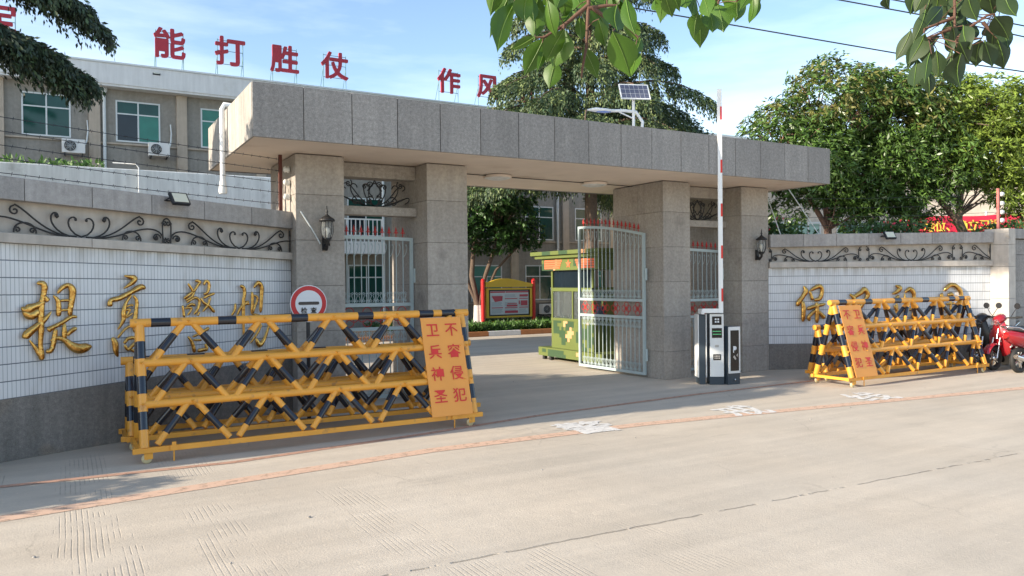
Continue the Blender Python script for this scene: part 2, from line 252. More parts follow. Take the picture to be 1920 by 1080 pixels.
GLY = {"军": "11,112 11,82 21,82 21,103 119,103 119,82 130,82 130,112;29,37 34,39 44,39 70,39 70,22 11,22 11,12 70,12 70,-11 80,-11 80,12 130,12 130,22 80,22 80,39 119,39 119,49 80,49 80,65 70,65 70,49 40,49 53,72 115,72 115,81 57,81 63,95 52,98 46,81 25,81 25,72 42,72 34,56 30,50 26,47", "能": "54,59 54,47 24,47 24,59;14,68 14,-11 24,-11 24,18 54,18 54,1 53,-1 51,-1 37,-1 40,-11 52,-11 59,-9 63,-5 64,1 64,68;24,39 54,39 54,26 24,26;120,107 88,94 88,117 77,117 77,71 79,62 84,57 94,56 118,56 127,58 132,65 134,78 124,82 123,72 121,67 117,66 95,66 89,67 88,71 88,85 108,92 127,99;122,45 106,37 88,30 88,52 77,52 77,5 79,-4 84,-9 94,-10 119,-10 128,-8 133,-1 135,14 125,18 125,6 122,1 118,-1 95,-1 89,0 88,5 88,21 109,28 129,37;12,77 22,79 58,82 61,75 70,79 63,94 52,109 44,106 54,90 23,88 32,101 40,115 29,118 21,102 15,93 11,89 8,88", "打": "28,118 28,89 7,89 7,79 28,79 28,49 5,44 9,33 28,39 28,3 27,1 25,0 11,0 14,-10 26,-9 33,-8 37,-4 38,3 38,42 59,48 58,58 38,52 38,79 58,79 58,89 38,89 38,118;59,106 59,95 98,95 98,4 98,2 95,1 71,1 75,-10 92,-10 103,-8 108,-4 110,4 110,95 135,95 135,106", "胜": "14,112 14,62 13,40 11,16 4,-6 13,-11 19,11 22,36 43,36 43,2 42,0 40,0 27,0 30,-10 41,-10 48,-8 51,-4 52,2 52,112;23,103 43,103 43,80 23,80;23,70 43,70 43,46 23,46 23,62;57,3 57,-7 135,-7 135,3 101,3 101,36 129,36 129,46 101,46 101,77 131,77 131,87 101,87 101,116 91,116 91,87 74,87 79,109 69,110 63,83 53,60 62,55 71,77 91,77 91,46 63,46 63,36 91,36 91,3", "仗": "93,117 93,88 46,88 46,78 93,78 93,77 92,61 89,45 82,29 71,47 64,68 55,66 63,41 75,21 61,8 42,-3 49,-11 69,0 83,12 96,2 111,-6 129,-11 136,-2 118,3 102,11 89,21 98,39 102,58 103,77 103,78 134,78 134,88 103,88 103,117;41,117 31,95 18,76 3,60 9,49 26,69 26,-11 36,-11 36,84 51,114", "作": "74,116 60,86 43,62 51,55 61,68 71,84 81,84 81,-11 91,-11 91,23 133,23 133,33 91,33 91,54 132,54 132,64 91,64 91,84 135,84 135,94 76,94 84,113;40,117 25,86 5,61 11,51 25,67 25,-11 36,-11 36,84 50,114", "风": "22,111 22,69 21,45 17,19 6,-4 14,-11 26,14 32,43 33,69 33,101 106,101 107,40 112,3 125,-10 131,-8 134,0 136,15 129,22 128,7 126,1 119,15 117,53 117,111;85,91 79,74 71,58 48,85 39,81 65,48 50,28 33,13 41,5 58,20 72,39 93,7 103,12 92,29 78,49 87,68 95,88", "优": "89,63 89,7 90,-2 95,-6 103,-7 120,-7 128,-5 132,3 133,20 124,24 123,6 119,2 104,2 100,3 100,7 100,63;98,109 117,87 125,93 105,114;73,116 72,84 41,84 41,74 72,74 68,44 57,18 39,-3 46,-11 66,12 78,41 82,74 133,74 133,84 83,84 83,116;38,117 24,87 5,61 11,51 23,66 23,-11 33,-11 33,82 48,114", "良": "105,70 105,53 36,53 36,70;105,79 36,79 36,95 105,95;24,-12 71,2 70,11 36,3 36,44 57,44 74,19 97,1 127,-10 134,-1 113,6 95,15 126,36 117,42 103,32 87,21 76,32 68,44 116,44 116,104 78,104 73,119 62,117 66,104 25,104 25,9 22,1 18,-3", "卫": "16,108 16,97 58,97 58,4 7,4 7,-6 133,-6 133,4 70,4 70,97 111,97 111,48 111,46 108,45 84,45 88,35 105,35 115,37 121,41 122,48 122,108", "兵": "82,16 104,3 123,-11 131,-3 112,10 90,23;48,23 30,9 8,-4 15,-11 38,2 58,17;90,37 42,37 42,70 90,70;113,117 75,112 31,109 31,37 7,37 7,27 133,27 133,37 100,37 100,70 125,70 125,80 42,80 42,100 82,103 118,108", "神": "22,113 34,94 43,100 30,118;70,57 89,57 89,37 70,37;70,67 70,86 89,86 89,67;119,57 119,37 99,37 99,57;119,67 99,67 99,86 119,86;89,118 89,96 60,96 60,21 70,21 70,28 89,28 89,-11 99,-11 99,28 119,28 119,22 130,22 130,96 99,96 99,118;7,94 7,84 43,84 32,67 19,52 4,40 9,30 27,46 27,-11 36,-11 36,50 51,32 57,40 38,60 48,74 55,90 50,94 48,94", "圣": "102,99 88,87 70,76 52,87 39,99;14,109 14,99 29,99 27,98 41,84 58,71 32,64 5,60 10,50 41,56 70,66 98,56 129,50 135,59 107,64 82,71 97,81 109,92 119,105 112,110 110,109;24,37 24,27 65,27 65,4 8,4 8,-6 132,-6 132,4 75,4 75,27 116,27 116,37 75,37 75,54 65,54 65,37", "不": "78,67 105,48 126,28 134,37 113,55 86,74;10,108 10,97 72,97 55,74 33,52 6,36 13,26 41,45 64,67 64,-11 76,-11 76,82 85,97 130,97 130,108", "容": "46,89 31,74 12,62 20,54 39,68 56,85;82,82 102,68 118,54 126,61 109,75 89,88;69,76 53,57 30,40 5,28 12,20 31,29 31,-11 41,-11 41,-7 99,-7 99,-11 109,-11 109,31 128,22 134,30 113,40 93,53 76,68 78,72;41,3 41,26 99,26 99,3;42,36 57,48 70,61 85,47 101,36;61,116 66,105 12,105 12,79 22,79 22,95 118,95 118,79 129,79 129,105 79,105 71,119", "侵": "43,59 43,38 52,38 52,51 124,51 124,38 133,38 133,59;57,94 57,86 112,86 112,76 53,76 53,68 122,68 122,113 53,113 53,105 112,105 112,94;108,33 99,22 88,14 77,23 69,33;55,42 55,33 61,33 59,32 68,20 80,9 61,2 42,-3 46,-11 68,-6 88,3 105,-6 125,-11 132,-3 113,2 97,8 111,22 121,39 115,42 113,42;38,117 22,86 3,61 9,51 23,68 23,-11 33,-11 33,84 47,114", "犯": "48,117 34,99 26,108 16,117 8,111 19,102 27,92 5,75 12,68 32,83 38,65 23,45 4,30 11,22 26,34 40,50 40,42 38,17 34,2 29,-1 10,0 12,-6 13,-11 33,-10 38,-9 42,-5 47,6 49,22 50,42 49,58 46,75 40,91 57,111;65,107 65,10 67,-3 73,-9 85,-10 116,-10 127,-7 133,2 136,19 126,24 124,9 121,2 115,0 86,0 79,1 76,4 76,9 76,97 116,97 116,56 115,54 112,54 91,54 94,43 110,44 120,45 125,49 126,56 126,107", "检": "66,74 66,65 113,65 113,74;56,50 61,32 65,16 73,18 70,34 64,52;83,54 88,20 97,21 91,55;25,118 25,91 7,91 7,81 24,81 16,53 5,30 10,19 18,36 25,57 25,-11 35,-11 35,62 44,43 51,50 35,75 35,81 49,81 49,91 35,91 35,118;87,119 76,100 61,83 44,70 50,62 71,79 89,102 108,81 130,63 135,73 113,89 94,110 97,115;48,5 48,-4 131,-4 131,5 106,5 117,28 127,52 118,55 108,29 97,5", "查": "41,31 98,31 98,19 41,19;41,49 98,49 98,38 41,38;31,57 31,11 109,11 109,57;10,3 10,-7 130,-7 130,3;64,118 64,100 8,100 8,91 53,91 31,72 5,59 12,51 31,61 49,74 64,90 64,61 75,61 75,90 90,75 108,62 128,52 135,61 109,73 86,91 132,91 132,100 75,100 75,118", "P": "14,0 27,0 27,41 44,41 64,44 77,55 82,73 77,90 64,100 43,103 14,103;27,51 27,92 42,92 57,90 66,84 69,73 66,61 57,54 42,51", "警": "27,27 27,21 114,21 114,27;27,39 27,33 114,33 114,39;26,15 26,-11 36,-11 36,-7 105,-7 105,-11 115,-11 115,15;36,-1 36,9 105,9 105,-1;62,60 66,53 10,53 10,46 130,46 130,53 77,53 71,63;21,101 15,90 5,80 11,75 16,80 16,60 24,60 24,64 45,64 47,59 56,59 60,59 63,62 66,70 68,92 68,95 28,95 29,99 28,99 33,99 33,104 49,104 49,99 58,99 58,104 74,104 74,111 58,111 58,118 49,118 49,111 33,111 33,118 24,118 24,111 8,111 8,104 24,104 24,100;89,118 81,101 69,87 76,82 85,92 96,76 86,71 73,66 79,59 91,64 103,71 115,63 129,57 135,65 121,70 109,76 117,86 123,98 133,98 133,106 94,106 98,116;114,98 109,89 103,82 96,90 90,98;59,89 57,73 55,67 53,66 49,66 49,84 21,84 24,89;24,78 41,78 41,70 24,70", "戒": "9,95 9,85 80,85 84,50 90,21 78,7 64,-4 72,-11 84,-2 94,10 101,-2 109,-9 119,-11 127,-9 132,1 135,20 126,25 124,5 119,-1 113,1 107,8 102,19 115,44 125,72 115,74 108,52 98,32 93,56 90,85 132,85 132,95 121,95 127,100 117,109 105,117 98,111 118,95 90,95 90,117 79,117 80,95;25,78 25,51 9,51 9,41 24,41 23,26 17,12 7,-1 15,-8 27,7 32,24 34,41 52,41 52,0 62,0 62,41 78,41 78,51 62,51 62,78 52,78 52,51 34,51 34,78", "线": "8,8 10,-3 56,11 54,20;99,109 119,96 125,103 105,115;10,59 32,63 18,44 12,38 8,35 11,25 20,29 54,36 54,45 26,39 42,60 56,83 47,88 39,73 21,71 33,91 43,113 33,117 23,93 15,78 10,72 7,69;124,49 114,36 102,25 96,51 132,58 130,67 95,61 93,79 128,85 126,94 93,89 92,118 82,118 83,87 61,84 62,75 83,78 85,59 58,54 60,44 86,49 93,19 74,8 53,0 60,-9 79,-1 97,9 103,-2 111,-8 120,-11 128,-9 132,-3 135,10 127,15 125,3 121,-1 113,4 105,15 121,29 133,45", "地": "60,105 60,66 45,60 49,51 60,55 60,11 62,-1 68,-6 81,-8 115,-8 127,-6 132,2 135,18 126,21 124,9 121,3 115,2 81,2 74,2 71,5 70,11 70,60 89,68 89,20 99,20 99,72 118,80 118,39 116,36 113,35 104,35 106,26 120,27 125,30 127,36 129,89 129,91 122,94 120,92 118,90 99,83 99,118 89,118 89,78 70,71 70,105;5,22 9,11 52,31 50,40 34,33 34,74 50,74 50,84 34,84 34,116 24,116 24,84 6,84 6,74 24,74 24,29", "位": "52,92 52,82 128,82 128,92;61,71 67,39 70,11 81,14 77,42 70,74;80,116 86,94 97,97 90,119;46,5 46,-5 134,-5 134,5 105,5 113,38 119,73 108,75 103,39 95,5;40,117 25,86 5,61 11,51 25,68 25,-11 36,-11 36,84 50,114", "、": "38,-8 48,0 33,17 16,31 7,23 23,9", "确": "77,118 65,94 49,74 55,66 62,73 62,45 61,28 57,10 47,-6 55,-11 65,5 70,23 90,23 90,-6 100,-6 100,23 120,23 120,1 119,0 118,-1 104,-1 107,-10 118,-10 125,-8 129,-5 130,1 130,82 104,82 118,102 111,106 109,106 83,106 87,116;90,32 71,32 72,45 72,49 90,49;100,32 100,49 120,49 120,32;90,57 72,57 72,73 90,73;100,57 100,73 120,73 120,57;69,82 78,97 104,97 93,82;8,110 8,101 25,101 17,70 5,46 10,35 17,46 17,-5 26,-5 26,6 51,6 51,67 26,67 35,101 55,101 55,110;26,58 42,58 42,16 26,16", "立": "14,91 14,81 127,81 127,91;33,71 41,40 46,11 57,14 52,43 43,73;60,116 67,93 78,96 70,118;97,73 87,38 76,5 8,5 8,-5 133,-5 133,5 87,5 99,37 109,71", "习": "32,79 53,64 69,50 77,58 60,71 39,86;14,19 18,8 100,37 98,47;17,107 17,97 114,97 112,27 107,2 105,0 102,0 79,1 83,-10 105,-10 112,-8 117,-3 121,11 123,43 124,101 124,107", "近": "11,110 23,97 32,85 41,91 31,103 19,115;121,118 93,112 58,109 58,78 57,58 54,37 45,17 53,11 62,28 67,47 68,67 97,67 97,11 107,11 107,67 133,67 133,76 69,76 69,78 69,101 101,104 130,110;37,67 7,67 7,57 26,57 26,18 16,11 5,1 12,-9 23,4 31,9 37,6 45,1 61,-6 84,-7 132,-6 135,5 84,3 63,4 47,10 37,17"}
_gc = {}
from mathutils.geometry import delaunay_2d_cdt
def glyph(ch):   # triangulated character in its em square, x right, y up -> (verts, faces)
    if ch in _gc: return _gc[ch]
    vs, fs = [], []
    for l in GLY[ch].split(';'):
        p = [Vector((int(c.split(',')[0])/400, int(c.split(',')[1])/400)) for c in l.split(' ')]
        fs.append(list(range(len(vs), len(vs)+len(p)))); vs += p
    ed = [(f[i], f[(i+1) % len(f)]) for f in fs for i in range(len(f))]
    r = delaunay_2d_cdt(vs, ed, [], 4, 1e-5)
    out = ([(v.x, v.y) for v in r[0]], [tuple(f) for f in r[2]])
    _gc[ch] = out; return out
def put_glyph(mb, ch, fn, size, bold=.0, mat=0, depth=0.0, sx=1.0):
    """fn(x, y, d) -> 3-D point; x right, y up (metres, centred on the em box), d outwards"""
    vs, fs = glyph(ch); b_ = bold*size
    for n_, (ox, oy) in enumerate([(0,0),(1,0),(-1,0),(0,1),(0,-1),(.7,.7),(-.7,.7),(.7,-.7),(-.7,-.7)] if bold else [(0,0)]):
        dd = .0004*n_*max(1.0, size/.3)
        P0 = [((x-.18)/.37*size*sx+ox*b_, (y-.13)/.37*size+oy*b_) for x, y in vs]
        mb.add([fn(x, y, depth+dd) for x, y in P0], fs, mat)
        if depth:
            from collections import Counter
            ed = Counter()
            for f in fs:
                for i in range(len(f)): ed[tuple(sorted((f[i], f[(i+1)%len(f)])))] += 1
            n = len(P0); sd = []
            for f in fs:
                for i in range(len(f)):
                    a, b = f[i], f[(i+1)%len(f)]
                    if ed[tuple(sorted((a,b)))] == 1: sd.append((a, a+n, b+n, b))
            mb.add([fn(x, y, depth+dd) for x, y in P0] + [fn(x, y, -dd) for x, y in P0], sd, mat)
            mb.add([fn(x, y, -dd) for x, y in P0], [tuple(reversed(f)) for f in fs], mat)

# ---------------------------------------------------------------- ground
def ground_material():
    ma = bpy.data.materials.new('street_concrete'); ma.use_nodes = True; t = ma.node_tree; N = t.nodes; L = t.links
    b = N['Principled BSDF']; b.inputs['Roughness'].default_value = .8
    geo = N.new('ShaderNodeNewGeometry'); sep = N.new('ShaderNodeSeparateXYZ'); L.new(geo.outputs['Position'], sep.inputs[0])
    X, Y = sep.outputs[0], sep.outputs[1]
    def M(op, *a):
        n = N.new('ShaderNodeMath'); n.operation = op
        for i, q in enumerate(a):
            if isinstance(q, (int, float)): n.inputs[i].default_value = q
            else: L.new(q, n.inputs[i])
        return n.outputs[0]
    def noise(scale, det=5, sc=None, rough=.5):
        n = N.new('ShaderNodeTexNoise'); n.inputs['Scale'].default_value = scale; n.inputs['Detail'].default_value = det; n.inputs['Roughness'].default_value = rough
        if sc:
            mpn = N.new('ShaderNodeMapping'); mpn.inputs['Scale'].default_value = sc; L.new(geo.outputs['Position'], mpn.inputs[0]); L.new(mpn.outputs[0], n.inputs[0])
        else: L.new(geo.outputs['Position'], n.inputs[0])
        return n.outputs[0]
    def ss(x, a, c): 
        n = N.new('ShaderNodeMapRange'); n.interpolation_type = 'SMOOTHSTEP'; n.inputs[1].default_value = a; n.inputs[2].default_value = c; L.new(x, n.inputs[0]); return n.outputs[0]
    f = M('ADD', .62, M('MULTIPLY', noise(.55, 6), .38))
    f = M('ADD', f, M('MULTIPLY', noise(.8, 6, (.3, 3.4, 1), .6), .55))       # traffic streaks along the street
    f = M('ADD', f, M('MULTIPLY', noise(38, 4), .16))
    f = M('ADD', f, M('MULTIPLY', noise(160, 3), .22))
    f = M('SUBTRACT', f, .27)
    st1 = ss(noise(1.7, 6, (.5, 1.3, 1), .6), .60, .74); f = M('SUBTRACT', f, M('MULTIPLY', st1, .13))
    # worn pale spalls
    sp = M('MULTIPLY', ss(noise(9, 8, (1, 1.6, 1), .7), .60, .66), ss(noise(.9, 2), .48, .58))
    f = M('ADD', f, M('MULTIPLY', sp, .2)); f = M('ADD', f, M('MULTIPLY', M('SUBTRACT', noise(3.1, 7, None, .7), .5), .22))
    # tined grooves in patches (lines run along y)
    jit = M('MULTIPLY', M('SUBTRACT', noise(1.3, 3), .5), .02)
    lines = M('ABSOLUTE', M('SUBTRACT', M('FRACT', M('MULTIPLY', M('ADD', X, jit), 26.0)), .5))
    lines = ss(lines, .16, .06)
    pm = None
    for (x0, x1, y0, y1, k) in ((-.75,-.5,6.9,8.8,1),(-.07,.34,6.0,9.3,1),(0,.42,3.6,6.2,.8),(.75,1.25,7.7,8.9,.5),(.75,1.15,3.8,6.8,.45),(1.85,2.25,4.6,6.6,.55),(2.0,2.8,3.5,4.4,.6),(3.1,3.7,3.5,4.5,.4)):
        cx, cy, hx, hy = (x0+x1)/2, (y0+y1)/2, (x1-x0)/2, (y1-y0)/2
        wob = M('MULTIPLY', M('SUBTRACT', noise(3.0, 4), .5), .9)
        mxx = M('ADD', M('MAXIMUM', M('DIVIDE', M('ABSOLUTE', M('SUBTRACT', X, cx)), hx), M('DIVIDE', M('ABSOLUTE', M('SUBTRACT', Y, cy)), hy)), wob)
        q = M('MULTIPLY', ss(mxx, 1.05, .9), k); pm = q if pm is None else M('MAXIMUM', pm, q)
    pm = M('MULTIPLY', pm, ss(noise(2.6, 6, (1, .6, 1), .65), .44, .56))
    g = M('MULTIPLY', lines, pm)
    f = M('SUBTRACT', f, M('MULTIPLY', g, .26))
    # expansion joint and cracks
    jy = M('ADD', M('SUBTRACT', Y, M('SUBTRACT', 4.55, M('MULTIPLY', X, .042))), M('MULTIPLY', M('SUBTRACT', noise(6, 6), .5), .06))
    crack = M('MULTIPLY', ss(M('ABSOLUTE', jy), .016, .005), ss(noise(5, 4, (1, .2, 1)), .4, .47))
    vor = N.new('ShaderNodeTexVoronoi'); vor.feature = 'DISTANCE_TO_EDGE'; vor.inputs['Scale'].default_value = .42
    wv = N.new('ShaderNodeVectorMath'); wv.operation = 'ADD'; nz3 = N.new('ShaderNodeTexNoise'); nz3.inputs['Scale'].default_value = 2.0; nz3.inputs['Detail'].default_value = 6
    L.new(geo.outputs['Position'], nz3.inputs[0]); sc3 = N.new('ShaderNodeVectorMath'); sc3.operation = 'SCALE'; sc3.inputs['Scale'].default_value = .5
    L.new(nz3.outputs[1], sc3.inputs[0]); L.new(geo.outputs['Position'], wv.inputs[0]); L.new(sc3.outputs[0], wv.inputs[1]); L.new(wv.outputs[0], vor.inputs[0])
    c2 = M('MULTIPLY', ss(vor.outputs[0], .006, .002), ss(noise(.6, 3), .5, .6))
    j2 = M('MULTIPLY', ss(M('ABSOLUTE', M('SUBTRACT', M('FRACT', M('DIVIDE', M('ADD', X, M('ADD', 1.2, M('MULTIPLY', noise(4, 4), .04))), 4.2)), .5)), .0028, .001), .5)
    f = M('SUBTRACT', f, M('MULTIPLY', M('MAXIMUM', M('MAXIMUM', crack, M('MULTIPLY', c2, .28)), M('MULTIPLY', j2, 0.0)), .45))
    rgb = N.new('ShaderNodeMixRGB'); rgb.inputs[1].default_value = (.51, .43, .33, 1); rgb.inputs[2].default_value = (.49, .44, .365, 1); L.new(noise(.7, 4), rgb.inputs[0])
    vm = N.new('ShaderNodeVectorMath'); vm.operation = 'SCALE'; L.new(rgb.outputs[0], vm.inputs[0]); L.new(f, vm.inputs['Scale']); L.new(vm.outputs[0], b.inputs['Base Color'])
    bn = N.new('ShaderNodeBump'); bn.inputs['Strength'].default_value = .55; bn.inputs['Distance'].default_value = .012
    hgt = M('ADD', M('MULTIPLY', noise(60, 6, None, .65), .5), M('SUBTRACT', M('MULTIPLY', noise(7, 4), .5), M('ADD', M('MULTIPLY', g, .38), M('MULTIPLY', crack, 1.2))))
    L.new(hgt, bn.inputs['Height']); L.new(bn.outputs[0], b.inputs['Normal'])
    return ma
street = ground_material()
struct(MB().add([(-600,-600,0),(600,-600,0),(600,600,0),(-600,600,0)], [(0,1,2,3)]).build('ground', street))

def strip(name, pts, wdt, mat, z=.004):
    mb = MB(); vs = []
    for i, (x, y) in enumerate(pts):
        a = Vector(pts[max(i-1,0)]); b = Vector(pts[min(i+1,len(pts)-1)]); d = (b-a).normalized(); n = Vector((-d.y, d.x))
        vs += [(x+n.x*wdt/2, y+n.y*wdt/2, z), (x-n.x*wdt/2, y-n.y*wdt/2, z)]
    mb.add(vs, [(2*i, 2*i+1, 2*i+3, 2*i+2) for i in range(len(pts)-1)])
    return struct(mb.build(name, mat))
def worn(name, col, thr, base=(.43, .385, .33)):
    ma = bpy.data.materials.new(name); ma.use_nodes = True; t = ma.node_tree; N = t.nodes; L = t.links; b = N['Principled BSDF']; b.inputs['Roughness'].default_value = .8
    geo = N.new('ShaderNodeNewGeometry'); n = N.new('ShaderNodeTexNoise'); n.inputs['Scale'].default_value = 11; n.inputs['Detail'].default_value = 9; n.inputs['Roughness'].default_value = .7
    L.new(geo.outputs['Position'], n.inputs[0]); mr = N.new('ShaderNodeMapRange'); mr.inputs[1].default_value = thr; mr.inputs[2].default_value = thr+.3; L.new(n.outputs[0], mr.inputs[0])
    tr = N.new('ShaderNodeBsdfTransparent'); ms = N.new('ShaderNodeMixShader'); b.inputs['Base Color'].default_value = (*col, 1)
    L.new(mr.outputs[0], ms.inputs[0]); L.new(b.outputs[0], ms.inputs[1]); L.new(tr.outputs[0], ms.inputs[2]); L.new(ms.outputs[0], N['Material Output'].inputs[0])
    return ma
m_red1 = worn('faded_brick_red_line_paint', (.46, .27, .19), .50); m_red2 = worn('faded_pink_line_paint', (.62, .42, .30), .50); m_wht = worn('white_road_paint', (.68, .66, .62), .50)
strip('painted_line', [(-8,8.0),(-.53,8.27),(1.45,8.13),(3.7,8.42),(5.38,8.72),(8.46,8.98),(11.03,9.05),(15,8.95)], .10, m_red1)
strip('painted_line', [(-8,6.9),(-.46,7.13),(.69,7.27),(3.32,7.55),(6.19,7.50),(9.5,7.1),(13.36,6.60),(20,5.9)], .20, m_red2)
mb = MB()
for ch, (cx, cy) in zip('警戒线', ((5.52, 7.70), (7.98, 7.55), (10.5, 7.38))):
    ax = Vector((.995, -.06)); ay = Vector((.06, .995))
    put_glyph(mb, ch, lambda x, y, d: (cx + ax.x*x + ay.x*y, cy + ax.y*x + ay.y*y, .0055 + d*.12), .80, bold=.022)
struct(mb.build('painted_characters', m_wht))
# ---------------------------------------------------------------- gatehouse
gate = thing('gatehouse', 'long flat-roofed granite gateway with four thick square columns over the entrance', 'gateway', (2.74, 10.6, 0))
CX0, CX1, CY0, CY1, CZ0, CZ1 = 1.97, 12.5, 9.58, 12.85, 3.57, 4.23
canopy = MB().box(CX0+.03, CX1-.03, CY0+.04, CY1-.03, CZ0+.012, CZ1-.02).build('canopy', plaster, gate)
mb = MB()   # fascia slabs
n = 17; wd = (CX1-CX0)/n
for i in range(n): mb.box(CX0+i*wd+.005, CX0+(i+1)*wd-.005, CY0, CY0+.04, CZ0, CZ1)
mb.build('fascia', granite, canopy, bev=.003); mb = MB()
for i in range(n): mb.box(CX0+i*wd+.003, CX0+(i+1)*wd-.003, CY1-.03, CY1, CZ0, CZ1)
mb.build('fascia', granite, canopy, bev=.003)
mb = MB()
m_ = 5; wd2 = (CY1-CY0-.07)/m_
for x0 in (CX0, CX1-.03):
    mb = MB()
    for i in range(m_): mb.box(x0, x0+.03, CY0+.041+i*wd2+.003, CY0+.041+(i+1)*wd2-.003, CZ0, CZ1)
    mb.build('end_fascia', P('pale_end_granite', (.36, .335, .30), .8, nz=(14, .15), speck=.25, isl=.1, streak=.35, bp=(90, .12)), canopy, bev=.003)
for (x0, x1) in ((2.74, 3.42), (4.69, 5.36), (9.28, 9.92), (11.24, 11.97)):
    mb = MB(); core = MB().box(x0+.02, x1-.02, 10.62, 12.03, 0, 3.575)
    zs = [0, .5, 1.13, 1.76, 2.39, 3.02, 3.568]
    for a, b in zip(zs, zs[1:]):
        for (u0, u1, v0, v1) in ((x0, x1, 10.6, 10.622), (x0, x1, 12.028, 12.05)):
            mb.box(u0, u1, v0, v1, a+.002, b-.002)
        for (v0, v1) in ((10.624, 11.32), (11.325, 12.026)):
            mb.box(x0, x0+.022, v0, v1, a+.002, b-.002); mb.box(x1-.022, x1, v0, v1, a+.002, b-.002)
    c = core.build('column', mortar, gate); mb.build('stone_cladding', granite_w, c, bev=.003)
for (x0, x1) in ((3.42, 4.69), (9.92, 11.24)):
    MB().box(x0+.002, x1-.002, 11.02, 11.26, 3.36, 3.567).build('beam', granite_w, gate, bev=.01)
    MB().box(x0+.002, x1-.002, 10.98, 11.22, 2.80, 2.93).build('beam', granite_w, gate, bev=.01)
# downpipe on the canopy end
MB().tube([(2.06,11.2,4.26),(1.93,11.2,4.27),(1.90,11.2,4.2),(1.90,11.2,3.2)], .035, 10).lathe([(.035,0),(.06,-.16),(.05,-.2)], (1.9,11.2,3.24), 10).build('downpipe', white_m, gate)

def spiral(cx, cz, r0, a0, turns, r1=.0, n=14):
    return [(cx+(r0+(r1-r0)*i/n)*math.cos(a0+turns*2*math.pi*i/n), cz+(r0+(r1-r0)*i/n)*math.sin(a0+turns*2*math.pi*i/n)) for i in range(n+1)]
def bez(p, n=10):
    out = []
    for i in range(n+1):
        t = i/n; q = [Vector(a) for a in p]
        while len(q) > 1: q = [q[j]*(1-t)+q[j+1]*t for j in range(len(q)-1)]
        out.append((q[0].x, q[0].y))
    return out
def sp_(cx, cz, r, a0, turns, r1=.006, n=12): return spiral(cx, cz, r, a0, turns, r1, n)
def frieze_curves():   # one symmetrical 2 m bay, x in -1..1, heights divided by .33
    C = [bez([(0,0),(.20,.07),(.20,.27),(.04,.30),(.0,.19),(.055,.135),(.085,.20),(.05,.21)],18),
         bez([(.05,0),(.30,.0),(.40,.18),(.37,.34),(.18,.35),(.17,.16),(.29,.16),(.285,.25),(.25,.25)],22),
         bez([(.12,0),(.42,.04),(.52,.24),(.66,.30)],12), sp_(.66,.235,.055,1.5,-1.2),
         bez([(.15,0),(.50,.02),(.66,.22),(.90,.23),(.97,.10),(.94,0)],16), sp_(.86,.06,.055,0,1.15),
         bez([(.455,.0),(.44,.15),(.68,.16),(.67,.0)],12), sp_(.49,.035,.034,3.1,-1.2,n=8), sp_(.635,.035,.034,0,1.2,n=8),
         bez([(.94,.0),(.95,.14),(.90,.30),(1.0,.31)],10), sp_(.965,.24,.036,3.1,-1.2,n=8), sp_(.965,.035,.032,1.5,-1.2,n=8)]
    C = [[(x, z/.33) for x, z in c] for c in C]
    return C + [[(-x, z) for x, z in c] for c in C]

